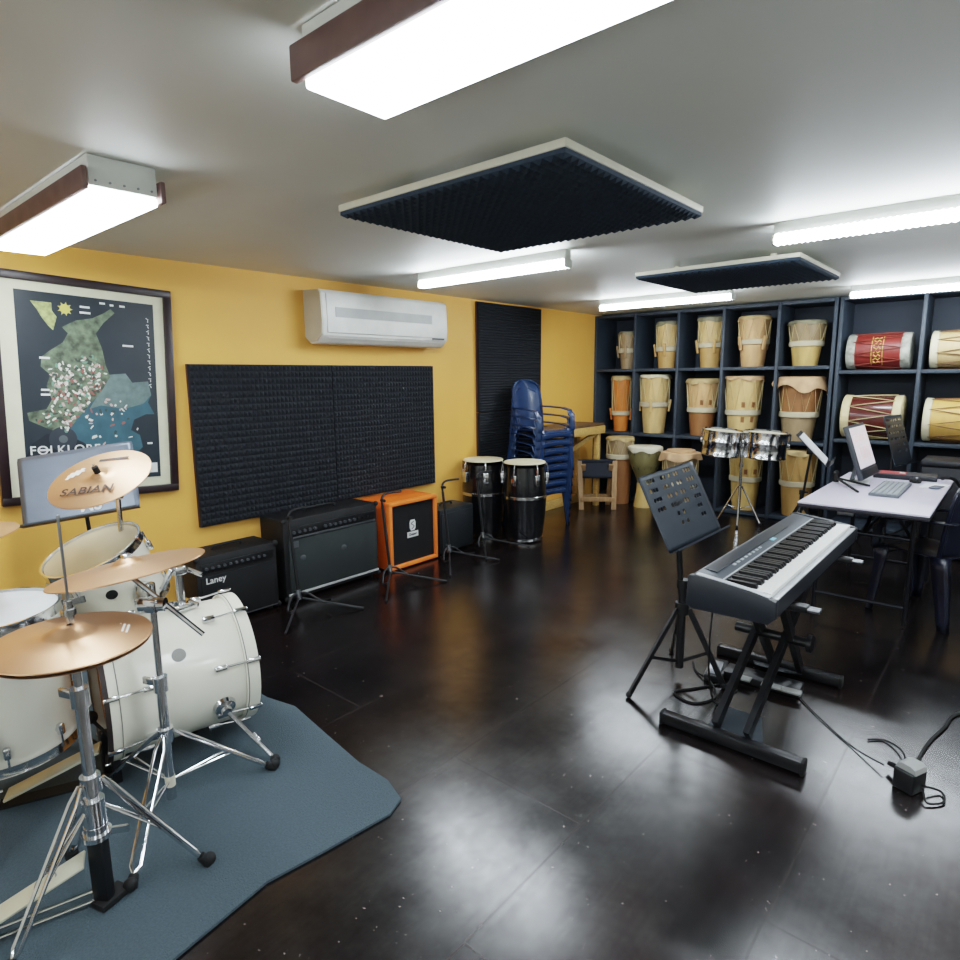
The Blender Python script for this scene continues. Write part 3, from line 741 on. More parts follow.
barrel('maroon varnished drum with cream heads on the middle right shelf, behind the monitor', -1.355, -.855, 7.17, .903, .205, MARW, mat('cream_hide', (214, 196, 150), .6, noise=(8, .1)), rope=ROPE, hw=.075)
barrel('cream wooden drum at the right edge of the top shelf', -.69, -.17, 7.17, 1.573, .165, wood('pale', (206, 176, 124), .1), SKIN, rope=mat('brown_cord', (112, 82, 54), .8))
barrel('honey wooden drum at the right edge of the middle shelf', -.69, -.17, 7.17, .903, .195, wood('honey', (214, 168, 92), .1), SKIN, rope=mat('brown_cord', (112, 82, 54), .8))

# ================================================================== TIMBALES
t = thing('timbale_stand', 'chrome tripod stand under the timbales', 'stand', (-2.14, 6.58, 0))
c = V((-2.14, 6.58, 0))
part('pole', MB().cyl(c+V((0, 0, .14)), c+V((0, 0, .80)), .015), CHROME, t)
part('upper_pole', MB().cyl(c+V((0, 0, .60)), c+V((0, 0, .83)), .011), CHROME, t)
part('collar', MB().cyl(c+V((0, 0, .60)), c+V((0, 0, .64)), .022), CHROME, t)
part('cross_arm', MB().tube([c+V((-.03, .0, .83)), c+V((.03, 0, .83))], .011, smooth=False).box(c+V((0, 0, .83)), (.07, .05, .08), bev=.01), CHROME, t)
for a in (3.5, 5.0, .3):
    e = V((math.cos(a), math.sin(a), 0))
    lg = part('leg', MB().tube([c+e*.02+V((0, 0, .40)), c+e*.21+V((0, 0, .015))], .009, smooth=False).tube([c+V((0, 0, .16)), c+e*.12+V((0, 0, .2))], .005, smooth=False), CHROME, t)
    part('rubber_foot', MB().sph(c+e*.215+V((0, 0, .014)), .016, n=10), RUB, lg)
def timbale(label, cx, cy, R, tilt):
    z0 = .715; H_ = .25
    t = thing('timbale', label, 'drum', (cx, cy, z0), 0, 'pair of timbales')
    M = Matrix.Translation((cx, cy, z0)) @ Matrix.Rotation(tilt, 4, 'Y')
    part('shell', MB().lathe([(R*.97, 0), (R, .005), (R, .02), (R*.985, .025), (R*.985, H_*.55), (R, H_*.58), (R, H_*.64), (R*.985, H_*.67), (R*.985, H_)], M, n=44), CHROME, t)
    part('drum_head', MB().lathe([(R*1.0, H_-.004), (0, H_)], M, n=44), mat('white_drum_skin', (222, 216, 192), .6), t)
    part('rim', MB().lathe([(R*1.0, H_-.012), (R*1.05, H_-.01), (R*1.05, H_+.014), (R*1.02, H_+.016), (R*1.0, H_+.004)], M, n=44), CHROME, t)
    for k in range(6):
        a = 2*PI*k/6+.25
        e = V((math.cos(a), math.sin(a), 0))
        part('tuning_lug', MB().tube([M @ (e*R*1.06+V((0, 0, H_+.004))), M @ (e*R*1.06+V((0, 0, H_*.5)))], .006, smooth=False).box(M @ (e*R*1.03+V((0, 0, H_*.55))), (.022, .03, .045), (0, 0, a), bev=.005), CHROME, t)
timbale('chrome timbale on the left of the stand, tilted slightly', -2.345, 6.53, .198, .09)
timbale('chrome timbale on the right of the stand', -1.915, 6.55, .202, .06)

# ================================================================== MUSIC STANDS
MS = mat('grey_blue_stand_metal', (36, 43, 51), .42, .2)
def perf_board(w, h, holes, hr=(.006, .011), rnd=.02):
    """flat board in local XY, holes = list of centres; built as a grid with real openings"""
    nx, ny = 21, 16; mb = MB(); bm = mb.bm
    hs = {}
    for (hx, hy) in holes:
        hs[(int((hx+w/2)/w*nx), int((hy+h/2)/h*ny))] = 1
    vs = {}
    def vt(i, j):
        if (i, j) not in vs:
            x = -w/2+w*i/nx; y = -h/2+h*j/ny
            # round the corners
            if i in (0, nx) and j in (0, ny): x *= .985; y *= .985
            vs[(i, j)] = bm.verts.new((x, y, 0))
        return vs[(i, j)]
    for i in range(nx):
        for j in range(ny):
            q = [vt(i, j), vt(i+1, j), vt(i+1, j+1), vt(i, j+1)]
            if (i, j) in hs:
                c = sum((v.co for v in q), V())/4; inner = []
                for k in range(4):
                    a = q[k].co.lerp(c, .30); b = q[k].co.lerp(q[(k+1) % 4].co, .5).lerp(c, .08)
                    inner.append(bm.verts.new(a)); inner.append(bm.verts.new(b))
                for k in range(4):
                    bm.faces.new((q[k], q[(k+1) % 4], inner[(2*k+2) % 8], inner[2*k+1], inner[2*k]))
            else: bm.faces.new(q)
    return mb
def hole_rows(w, h):
    out = []
    nx, ny = 21, 16
    for j in (14, 12, 10, 8):
        for i in (2, 3, 4, 7, 8, 10, 12, 13, 16, 17, 18): out.append((-w/2+w*(i+.5)/nx, -h/2+h*(j+.5)/ny))
    for j in (6, 4):
        for i in (8, 10, 16, 17): out.append((-w/2+w*(i+.5)/nx, -h/2+h*(j+.5)/ny))
    return out
def board_axes(c, wdir, tilt_n):
    w = V(wdir).normalized(); n = V(tilt_n).normalized(); up = n.cross(w).normalized()
    M = Matrix((w, up, n)).transposed().to_4x4(); M.translation = c
    return M
def tripod(t, c, zj, feet, rtube, top, m=BLACK, zlow=.06, foot_r=.016):
    c = V(c)
    part('pole', MB().cyl(c+V((0, 0, zlow)), c+V((0, 0, zj+.12)), rtube), m, t)
    part('inner_pole', MB().cyl(c+V((0, 0, zj)), V(top), rtube*.72), m, t)
    part('leg_collar', MB().cyl(c+V((0, 0, zj-.03)), c+V((0, 0, zj+.03)), rtube*1.7), m, t)
    part('height_clamp', MB().cyl(c+V((0, 0, zj+.11)), c+V((0, 0, zj+.15)), rtube*1.5).cyl(c+V((0, 0, zj+.13)), c+V((.045, .02, zj+.13)), .008), m, t)
    for f in feet:
        f = V(f); d = (f-c); d.z = 0; d.normalize()
        j = c+d*rtube*1.8+V((0, 0, zj))
        lg = part('leg', MB().bar(j, f+V((0, 0, .015)), .012, .026), m, t)
        mid = j.lerp(f, .55)
        part('strut', MB().bar(c+V((0, 0, zlow+.03)), mid, .006, .016), m, t)
        part('rubber_foot', MB().sph(f+V((0, 0, foot_r)), foot_r, n=10), RUB, lg)
# stand before the keyboard
MSC = V((-1.21, 2.95, 0))
t = thing('music_stand', 'grey perforated music stand with black tripod at the end of the digital piano', 'music stand', MSC, 0, 'perforated music stands')
bc = V((-1.224, 2.918, .918))
Mb = board_axes(bc, (.112, .992, .064), (.886, -.129, .445))
part('desk_board', perf_board(.5, .38, hole_rows(.5, .38)), MS, t, thick=.003)
lip = MB(); lip.box((0, -.19, .026), (.5, .003, .055)); lip.box((0, -.186, .053), (.5, .008, .003))
part('lip', lip, MS, t)
for o in [x for x in t.children if x.name.startswith(('desk_board', 'lip'))]:
    o.data.transform(ROOTM[t.name]); o.data.transform(ROOTM[t.name].inverted() @ Mb)
part('bracket', MB().box(Mb @ V((0, 0, -.03)), (.05, .09, .07), bev=.008), BLACK, t)
tripod(t, MSC, .38, [(-1.31, 2.60, 0), (-.99, 2.98, 0), (-1.36, 3.2, 0)], .02, Mb @ V((0, -.01, -.03)))
def music_stand_at(c, bc, wdir, n, label, w=.47, h=.33, sheet=False, zj=.4, feet=.27, name='music_stand', holes=True, bm_=None):
    t = thing(name, label, 'music stand', c, 0, 'perforated music stands')
    Mb = board_axes(V(bc), wdir, n)
    o = part('desk_board', perf_board(w, h, hole_rows(w, h) if holes else []), bm_ or MS, t, world=False, thick=.003)
    lip = MB(); lip.box((0, -h/2, .026), (w, .003, .055)); lip.box((0, -h/2+.004, .053), (w, .008, .003))
    o2 = part('lip', lip, MS, t, world=False)
    for q in (o, o2): q.data.transform(ROOTM[t.name].inverted() @ Mb)
    part('bracket', MB().box(Mb @ V((0, 0, -.03)), (.05, .06, .06), bev=.008), BLACK, t)
    c = V(c)
    tripod(t, c, zj, [c+feet*V((math.cos(a), math.sin(a), 0)) for a in (.5, 2.6, 4.7)], .014, Mb @ V((0, -.01, -.03)))
    return t, Mb
# stand beside the timbales, seen almost edge on, with sheets
t, Mb = music_stand_at((-1.38, 5.85, 0), (-1.315, 5.85, .915), (-.17, 1, 0), (.72, .12, .68), 'music stand beside the right timbale seen edge on, holding white sheets', h=.36)
o = part('paper_sheets', MB().box((0, .0, .006), (.42, .30, .005)), mat('white_paper', (238, 238, 240), .6, emit=((255, 255, 255), .0)), None)
o.data.transform(ROOTM[o.name]); o.data.transform(Mb); lo = V(Mb.translation); o.location = lo; o.data.transform(Matrix.Translation(-lo))
tag(o, 'white sheet music lying on the edge-on stand by the timbales', 'paper')
# stand behind the desk
music_stand_at((-.83, 6.45, 0), (-.80, 6.50, .965), (.20, .98, 0), (.94, -.19, .28), 'dark perforated music stand rising behind the desk monitor', w=.40, h=.44)
# stand behind the drum kit, board before the poster
t, Mb = music_stand_at((-3.77, 1.12, 0), (-3.698, 1.062, 1.018), (.592, .794, .137), (.722, -.598, .348), 'grey music stand with a solid board behind the drum kit, before the framed map poster', w=.56, h=.37, holes=False, bm_=mat('sheen_grey_board', (104, 112, 124), .34, .55, noise=(3, .2)))
bt = part('board_lettering', text_mb('MS', .085, Mb @ Matrix.Translation((.045, -.128, .003)), bold=.002), CAP, t, smooth=0)

# ================================================================== DIGITAL PIANO
PB = mat('piano_dark_plastic', (31, 35, 41), .42); PS = mat('piano_silver_panel', (60, 68, 76), .35, .3); PSL = mat('piano_pale_edge', (182, 186, 190), .35, .3)
y0, y1 = 2.195, 3.57; xb, xf = -.885, -.575
t = thing('digital_piano', 'dark grey digital piano with white keys on a black folding stand', 'piano', (-.73, 2.91, .69))
prof = [(xb, .70), (xb+.006, .805), (xb+.03, .812), (-.765, .800), (-.760, .772), (-.60, .767), (-.597, .775), (xf, .772), (xf, .71), (xf-.02, .695), (xb+.02, .69)]
MYm = Matrix(((1, 0, 0, 0), (0, 0, 1, 0), (0, 1, 0, 0), (0, 0, 0, 1)))
part('body', MB().prism(prof, y0+.03, y1-.03, MYm), PB, t, smooth=30)
ep = [(xb-.003, .70), (xb+.002, .811), (xb+.03, .818), (-.755, .808), (-.68, .798), (-.60, .785), (xf+.003, .776), (xf+.004, .715), (xf-.02, .69), (xb+.02, .685)]
for a, b in ((y0, y0+.034), (y1-.034, y1)):
    part('end_cheek', MB().prism(ep, a, b, MYm, bev=.004), PB, t, smooth=30)
part('control_panel', MB().prism([(xb+.012, .807), (-.767, .799), (-.767, .802), (xb+.03, .8155), (xb+.012, .812)], y0+.036, y1-.036, MYm), PS, t)
part('cheek_top_strip', MB().prism([(xb+.03, .8185), (-.755, .8085), (-.66, .797), (-.595, .785), (-.595, .7865), (-.66, .799), (-.755, .8105), (xb+.03, .8205)], y0+.004, y0+.032, MYm), PSL, t)
part('recessed_display', MB().bar((-.835, y0+.10, .8135), (-.835, y1-.35, .8135), .05, .004, up=(.09, 0, 1)), mat('piano_dark_strip', (34, 41, 48), .3), t)
part('panel_edge_strip', MB().box((-.771, (y0+y1)/2, .8025), (.006, y1-y0-.08, .004)), PSL, t)
part('panel_screen', MB().box((-.80, 2.95, .8075), (.018, .05, .003), (0, .09, 0)), mat('small_screen', (120, 170, 190), .3, emit=((120, 180, 200), .3)), t)
for k in range(8): part('button', MB().box((-.80, 2.45+.045*k, .8075), (.01, .022, .004), (0, .09, 0), bev=.001), PSL, t)
part('front_lip', MB().box((-.586, (y0+y1)/2, .774), (.022, y1-y0-.07, .008), bev=.002), PSL, t)
IV = mat('white_key_plastic', (236, 235, 230), .25); EB = mat('black_key_plastic', (12, 12, 14), .35)
ky0, ky1 = y0+.04, y1-.04; kw = (ky1-ky0)/52
wk = None
for k in range(52):
    y = ky0+(k+.5)*kw
    if wk is None:
        o = wk = part('white_key', MB().box((-.677, y, .783), (.157, kw-.0012, .018), bev=.001, seg=1), IV, t); wy = y
    else:
        o = wk.copy(); C.objects.link(o); o.parent = t; o.location = (0, y-wy, 0)
bk = None; pat = [1, 0, 1, 1, 0, 1, 1]   # black key after A, C, D, F, G
for k in range(51):
    if not pat[k % 7]: continue
    y = ky0+(k+1)*kw
    if bk is None:
        bk = part('black_key', MB().prism([(-.758, .790), (-.758, .808), (-.660, .808), (-.653, .800), (-.652, .790)], y-.0088, y+.0088, MYm), EB, t); by_ = y
    else:
        o = bk.copy(); C.objects.link(o); o.parent = t; o.location = (0, y-by_, 0)
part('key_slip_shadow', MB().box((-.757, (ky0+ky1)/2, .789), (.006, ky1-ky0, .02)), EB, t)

t = thing('keyboard_stand', 'black double-braced X keyboard stand with wide floor bars', 'stand', (-.79, 2.93, 0))
BK = mat('black_stand_paint', (17, 18, 21), .35)
bars = {}
for y, x0, x1 in ((2.50, -1.09, -.51), (3.36, -1.15, -.55)):
    b = part('floor_bar', MB().box(((x0+x1)/2, y, .032), (x1-x0, .05, .055), bev=.012), BK, t)
    for xx in (x0, x1): part('end_cap', MB().box((xx, y, .03), (.016, .054, .06), bev=.006), RUB, b)
    part('foot_plate', MB().prism([(-.12, 0), (.12, 0), (.07, .15), (-.07, .15)], -.004, .004, Matrix.Translation(((x0+x1)/2+.01, y+(.03 if y < 3 else -.03), .03)) @ (Matrix.Rotation(.35, 4, 'X') if y < 3 else Matrix.Rotation(PI, 4, 'Z') @ Matrix.Rotation(.35, 4, 'X'))), mat('grey_foot_plate', (66, 72, 78), .4, .4), b)
for y in (2.50, 3.30):
    a = part('support_arm', MB().box((-.715, y, .672), (.36, .045, .028), bev=.006), BK, t)
    part('chrome_tip', MB().cyl((-.54, y-.012, .672), (-.495, y-.012, .672), .008).cyl((-.54, y+.012, .672), (-.495, y+.012, .672), .008), STEEL, a)
for dx in (-.075, .055):
    part('cross_beam', MB().bar((-.79+dx, 2.53, .06), (-.74+dx, 3.28, .66), .025, .05), BK, t)
    part('cross_beam', MB().bar((-.82+dx+.035, 3.32, .06), (-.74+dx+.035, 2.57, .66), .025, .05), BK, t)
part('pivot', MB().cyl((-.93, 2.925, .365), (-.62, 2.925, .365), .022).cyl((-.62, 2.925, .365), (-.60, 2.925, .365), .04), BK, t)
# pedal + power strip on the floor below
t = thing('sustain_pedal', 'black sustain pedal with silver tread on the floor under the piano', 'pedal', (-1.08, 3.12, 0), .2)
part('base', MB().box((0, 0, .018), (.09, .22, .036), bev=.006), BLACK, t, world=False)
part('tread', MB().box((0, -.03, .045), (.06, .13, .01), (.12, 0, 0), bev=.003), STEEL, t, world=False)
t = thing('pedal_board', 'black pedal unit with pale treads on the floor behind the stand', 'pedal', (-.86, 3.14, 0), .05)
part('base', MB().box((0, .02, .02), (.36, .12, .04), bev=.006), BLACK, t, world=False)
for x in (-.08, .06, .15): part('tread', MB().box((x, -.06, .04), (.09, .05, .01), bev=.003), mat('pale_tread', (120, 122, 120), .5), t, world=False)
def cable(name, pts, r, label, m=RUB): return tag(part(name, MB().tube(pts, r, n=6), m, None), label, 'cable')
cable('cable', [(-1.02, 3.0, .006), (-1.10, 2.88, .006), (-1.16, 2.78, .006), (-1.05, 2.74, .006), (-.99, 2.86, .006), (-1.06, 2.98, .02), (-1.16, 3.06, .006), (-1.22, 3.16, .006)], .005, 'thin black cable looped on the floor beside the music stand tripod')
cable('cable', [(-.90, 2.55, .70), (-.92, 2.56, .45), (-.95, 2.66, .2), (-.96, 2.80, .006), (-.93, 3.0, .006)], .004, 'thin black cable hanging from the piano to the floor')
# power adaptor
t = thing('power_adaptor', 'black power adaptor with a pale top lying on the bare floor at right', 'power adaptor', (-.185, 2.665, 0), -.42)
part('body', MB().box((0, 0, .04), (.075, .085, .08), bev=.007), BLACK, t, world=False)
part('top_cover', MB().prism([(-.037, 0), (.037, 0), (.032, .018), (.016, .026), (-.016, .026), (-.032, .018)], -.04, .03, Matrix.Translation((0, .0, .078)) @ Matrix.Rotation(PI/2, 4, 'X')), mat('pale_adaptor_top', (150, 152, 150), .45), t, world=False)
part('cable_plug', MB().cyl((-.035, .02, .045), (-.10, .04, .03), .012, .009), RUB, t, world=False)
cable('cable', [(-.175, 2.71, .03), (-.18, 2.86, .008), (-.16, 3.06, .008), (-.12, 3.25, .008), (-.10, 3.38, .008), (-.02, 3.5, .008), (.2, 3.55, .008)], .007, 'black cable running from the adaptor to the right edge')
cable('cable', [(-.275, 2.72, .028), (-.40, 2.82, .006), (-.56, 2.98, .006), (-.68, 3.12, .006)], .003, 'black cable running from the adaptor back under the piano')
cable('cable', [(-.145, 2.66, .03), (-.09, 2.70, .01), (-.075, 2.64, .008), (-.12, 2.59, .01), (-.14, 2.64, .03)], .004, 'small black cable loop at the right side of the adaptor')
cable('cable', [(-.20, 2.715, .03), (-.23, 2.88, .02), (-.30, 2.96, .006), (-.36, 2.92, .006)], .004, 'thin black cable curling behind the adaptor')

# ================================================================== DESK
dx0, dx1, dy0, dy1, dz = -1.02, -.335, 4.24, 5.78, .75
t = thing('desk', 'folding desk with a pale lilac top carrying the monitor', 'desk', ((dx0+dx1)/2, (dy0+dy1)/2, 0))
part('desk_top', MB().box(((dx0+dx1)/2, (dy0+dy1)/2, dz-.006), (dx1-dx0, dy1-dy0, .012), bev=.003), mat('lilac_laminate', (214, 208, 226), .4, noise=(3, .03)), t)
part('top_edge', MB().box(((dx0+dx1)/2, (dy0+dy1)/2, dz-.024), (dx1-dx0+.004, dy1-dy0+.004, .024), bev=.004), mat('dark_edge_band', (34, 32, 40), .5), t)
DKM = mat('dark_metal_leg', (26, 28, 34), .35, .5)
for y in (4.45, 5.55):
    for x in (dx0+.09, dx1-.09):
        part('leg', MB().tube([(x, y, dz-.03), (x, y, .012)], .014, smooth=False), DKM, t)
    for zz in (.12, .55): part('leg_rail', MB().tube([(dx0+.09, y, zz), (dx1-.09, y, zz)], .011, smooth=False), DKM, t)
part('brace', MB().bar((-.68, 4.47, .55), (-.68, 4.9, dz-.04), .02, .008), DKM, t)
part('centre_rail', MB().tube([(-.68, 4.45, .55), (-.68, 5.55, .55)], .011, smooth=False), DKM, t)
part('drawer_latch', MB().box((-.76, 4.30, .70), (.09, .04, .03), bev=.004), STEEL, t)
# monitor
t = thing('computer_monitor', 'dark all-in-one monitor with a pale screen leaning back on the desk', 'monitor', (-.92, 5.33, dz))
Mm = board_axes(V((-.855, 5.30, .985)), (.045, .999, 0), (.945, -.04, .32))
MONB = mat('monitor_grey', (58, 62, 68), .4)
part('case', MB().box((0, 0, -.02), (.46, .40, .035), bev=.008), MONB, t, world=False)
part('screen', MB().box((0, .03, -.001), (.43, .30, .004)), mat('pale_screen', (188, 180, 190), .25, emit=((226, 216, 226), .55), noise=(7, .12)), t, world=False)
part('screen_windows', MB().box((-.02, .10, .0015), (.34, .05, .001)).box((.02, -.02, .0015), (.30, .09, .001)), mat('screen_window', (206, 190, 196), .3, emit=((226, 204, 210), .5), noise=(20, .25)), t, world=False)
part('chin', MB().box((0, -.165, .0), (.455, .06, .006), bev=.001), mat('monitor_chin', (44, 47, 52), .4), t, world=False)
part('rear_leg', MB().bar((0, -.05, -.04), (0, -.23, -.15), .12, .012, up=(0, 0, 1)), mat('monitor_leg', (88, 96, 98), .4), t, world=False)
for o in t.children: o.data.transform(ROOTM[t.name].inverted() @ Mm)
# computer keyboard
t = thing('computer_keyboard', 'grey computer keyboard lying on the desk', 'keyboard', (-.63, 5.02, dz), 0)
part('base', MB().box((0, 0, .009), (.17, .60, .018), bev=.004), mat('grey_keyboard', (92, 98, 104), .5), t, world=False)
KC = mat('key_cap', (150, 156, 160), .5); k0 = None
for r_ in range(5):
    for k in range(15):
        p = V((-.06+.03*r_, -.275+.0393*k, .02))
        if k0 is None: k0 = part('key', MB().box((0, 0, 0), (.024, .033, .008), bev=.001, seg=1), KC, t, world=False); k0.location = p
        else: o = k0.copy(); C.objects.link(o); o.parent = t; o.location = p
t = thing('computer_mouse', 'black computer mouse behind the keyboard on the desk', 'mouse', (-.545, 5.50, dz), .3)
part('body', MB().sph((0, 0, .012), .05, (.75, 1.25, .5)), RUB, t, world=False)
part('scroll_wheel', MB().cyl((-.006, -.035, .033), (.006, -.035, .033), .01), STEEL, t, world=False)
tag(part('document_sheet', MB().box((-.90, 5.28, dz+.002), (.20, .28, .003), (0, 0, .1)), mat('white_paper', (238, 238, 240), .6), None), 'white paper under the foot of the monitor', 'paper')
tag(part('document_sheet', MB().box((-.42, 5.38, dz+.002), (.14, .22, .003), (0, 0, -.1)), mat('white_paper', (238, 238, 240), .6), None), 'white paper on the right edge of the desk', 'paper')
tag(part('phone', MB().box((-.40, 5.30, dz+.008), (.06, .12, .009), (0, 0, -.2), bev=.003), mat('blue_grey_phone', (84, 94, 112), .3), None), 'small blue-grey phone on the desk right edge', 'phone')
t = thing('flat_box', 'flat black box with a red label at the back of the desk', 'box', (-.63, 5.70, dz), .06)
part('box_body', MB().box((0, -.02, .018), (.40, .20, .036), bev=.004), mat('black_card', (30, 31, 36), .5), t, world=False)
part('red_label', MB().box((-.08, -.02, .037), (.17, .15, .002)), mat('red_print', (170, 58, 58), .5), t, world=False)
part('pale_label_mark', MB().box((-.02, -.02, .0385), (.035, .05, .001)), WHITE, t, world=False)
t = thing('tabletop_tripod', 'small black tabletop tripod with two splayed legs on the desk corner', 'tripod', (-.985, 5.12, dz))
part('hub', MB().cyl((0, 0, .01), (0, 0, .07), .018).sph((0, 0, .075), .022, n=10), RUB, t, world=False)
for p in ((.22, -.02, .006), (.20, -.33, .006), (-.02, .12, .006)): part('leg', MB().tube([(0, 0, .04), p], .008, smooth=False), RUB, t, world=False)
cable('cable', [(-.40, 5.66, dz+.02), (-.36, 5.60, dz+.04), (-.30, 5.72, dz-.02), (-.22, 5.9, dz-.25), (-.2, 6.0, .3), (-.2, 6.05, .01)], .012, 'bundle of black cable falling off the back right corner of the desk')
t = thing('equipment_case', 'black equipment case standing before the right shelf behind the desk', 'case', (-.25, 6.6, 0))
part('case_body', MB().box((-.25, 6.55, .39), (.7, .4, .76), bev=.02), mat('black_case', (22, 24, 30), .5), t)
part('lid', MB().box((-.25, 6.55, .795), (.71, .41, .05), bev=.012), mat('black_case_lid', (28, 30, 36), .45), t)
part('latch', MB().box((-.25, 6.345, .76), (.06, .012, .05), bev=.003), STEEL, t)

# ================================================================== DRUM KIT
DW = mat('white_drum_lacquer', (226, 223, 208), .3, noise=(3, .03), coat=.35)
BRZ = mat('bronze_cymbal', (190, 146, 110), .36, .7, noise=(3, .10), stretch=(1, 1, 1))
BRZD = mat('dark_bronze_ink', (58, 40, 28), .5, .3); WINK = mat('white_ink', (232, 228, 216), .5)
HEADW = mat('coated_drum_head', (222, 226, 228), .45)
# carpet
cp = [(-4.05, -1.2), (-4.05, 1.25), (-3.5, 1.40), (-2.9, 1.46), (-2.66, 1.46), (-2.48, 1.50), (-2.2, 1.46), (-1.9, 1.42), (-1.72, 1.42), (-1.60, 1.38), (-1.57, 1.30), (-1.60, 1.05), (-1.63, .85), (-1.60, .65), (-1.57, .45), (-1.55, .1), (-1.55, -1.2)]
mb = MB().prism(cp, 0.001, .010)
part_c = part('carpet', mb, mat('teal_grey_carpet', (68, 82, 90), .95, noise=(120, .12), bump=(220, .8)), None, smooth=0)
tag(part_c, 'teal-grey carpet square under the drum kit', 'carpet')
CT = .010
# bass drum
A = math.radians(11); ax_ = V((math.sin(A), math.cos(A), 0)); bc = V((-2.605, 1.01, CT+.325))
t = thing('bass_drum', 'white bass drum lying on its side on the teal carpet', 'drum', (bc.x, bc.y, CT))
side = V((ax_.y, -ax_.x, 0))
MB_ = axes(bc, ax_, side)      # local x = side (to +X room), y = up? z = axis
R, Lh = .262, .258
tb = MB().lathe([(R-.012, -Lh+.02), (R, -Lh+.02), (R, Lh-.02), (R-.012, Lh-.02)], MB_, n=64)
part('shell', tb, DW, t)
part('shell_lining', MB().lathe([(R-.013, -Lh+.02), (R-.013, Lh-.03)], MB_, n=64), mat('bare_wood_lining', (138, 96, 52), .6, noise=(4, .2)), t)
for s in (-1, 1):
    z0, z1 = (-Lh-.02, -Lh+.035) if s < 0 else (Lh-.035, Lh+.02)
    h_ = part('hoop', MB().lathe([(R+.002, z0), (R+.014, z0), (R+.014, z1), (R+.002, z1), (R+.002, z0)], MB_, n=64), DW, t)
    part('hoop_inlay', MB().lathe([(R+.0145, (z0+z1)/2+s*-.022), (R+.0155, (z0+z1)/2+s*-.018)], MB_, n=64), mat('grey_inlay', (120, 118, 110), .4), h_)
part('batter_hoop_edge', MB().lathe([(R-.02, -Lh-.018), (R+.014, -Lh-.022), (R+.0145, -Lh-.004)], MB_, n=64), mat('dark_hoop_edge', (46, 36, 34), .5), t)
part('batter_head', MB().lathe([(R-.012, -Lh+.012), (0, -Lh+.014)], MB_, n=48), mat('amber_batter_head', (176, 122, 62), .5, noise=(4, .2)), t)
part('front_head', MB().lathe([(R, Lh+.005), (0, Lh+.006)], MB_, n=48), HEADW, t)
for k in range(8):
    a = 2*PI*(k+.5)/8+.12
    e = MB_.to_3x3() @ V((math.cos(a), math.sin(a), 0))
    for s in (-1, 1):
        c0 = bc+e*(R+.012)+ax_*s*(Lh-.13); c1 = bc+e*(R+.026)+ax_*s*(Lh+.005)
        lg = part('lug', MB().bar(c0-ax_*.024, c0+ax_*.024, .022, .026, up=tuple(e), bev=.006), CHROME, t)
        part('tension_rod', MB().tube([c0, c1], .0045, smooth=False).bar(c1-ax_*s*.035, c1+ax_*s*.02, .02, .014, up=tuple(e), bev=.005), CHROME, lg)
bg = bc+(MB_.to_3x3() @ V((math.cos(.5), math.sin(.5), 0)))*(R+.001)-ax_*.02
for sgn in (1,):
    # round badge facing outwards on the visible side
    e = (V((side.x, side.y, 0))*math.cos(.62)+V((0, 0, 1))*math.sin(.62)).normalized()
    part('badge', MB().lathe([(.026, 0), (.026, .003), (0, .004)], axes(bc+e*R+ax_*-.01, e), n=24), mat('grey_badge', (128, 128, 124), .6), t)
    # spur on the near side and one on the far side
for sg in (1, -1):
    e = (V((side.x, side.y, 0))*sg*math.cos(.38)-V((0, 0, 1))*math.sin(.38)).normalized()
    p = bc+e*R+ax_*.135
    br = part('spur_bracket', MB().lathe([(.045, 0), (.04, .016), (.022, .026), (.02, .04), (0, .045)], axes(p, e), n=24), CHROME, t)
    foot = V((p.x+sg*.17+.02, p.y+.10, CT+.02)) if sg > 0 else V((p.x-.18, p.y+.12, CT+.02))
    part('spur', MB().tube([p+e*.03, foot], .009, smooth=False).cyl(p.lerp(foot, .55), p.lerp(foot, .68), .014), CHROME, br)
    part('spur_tip', MB().sph(foot, .02, n=10), RUB, br)
# tom mount on the top of the shell
top = bc+V((0, 0, R))+ax_*.06
mt = part('tom_mount', MB().box(top+V((0, 0, .015)), (.09, .09, .03), bev=.008).cyl(top, top+V((0, 0, .17)), .016).box(top+V((0, 0, .17)), (.05, .05, .04), bev=.008), CHROME, t)
for a_, b_ in (((.02, .03, .17), (.08, .06, .15)), ((.03, .02, .03), (.09, .03, .03))): part('mount_wing_nut', MB().bar(top+V(a_), top+V(b_), .01, .02, bev=.003), CHROME, mt)

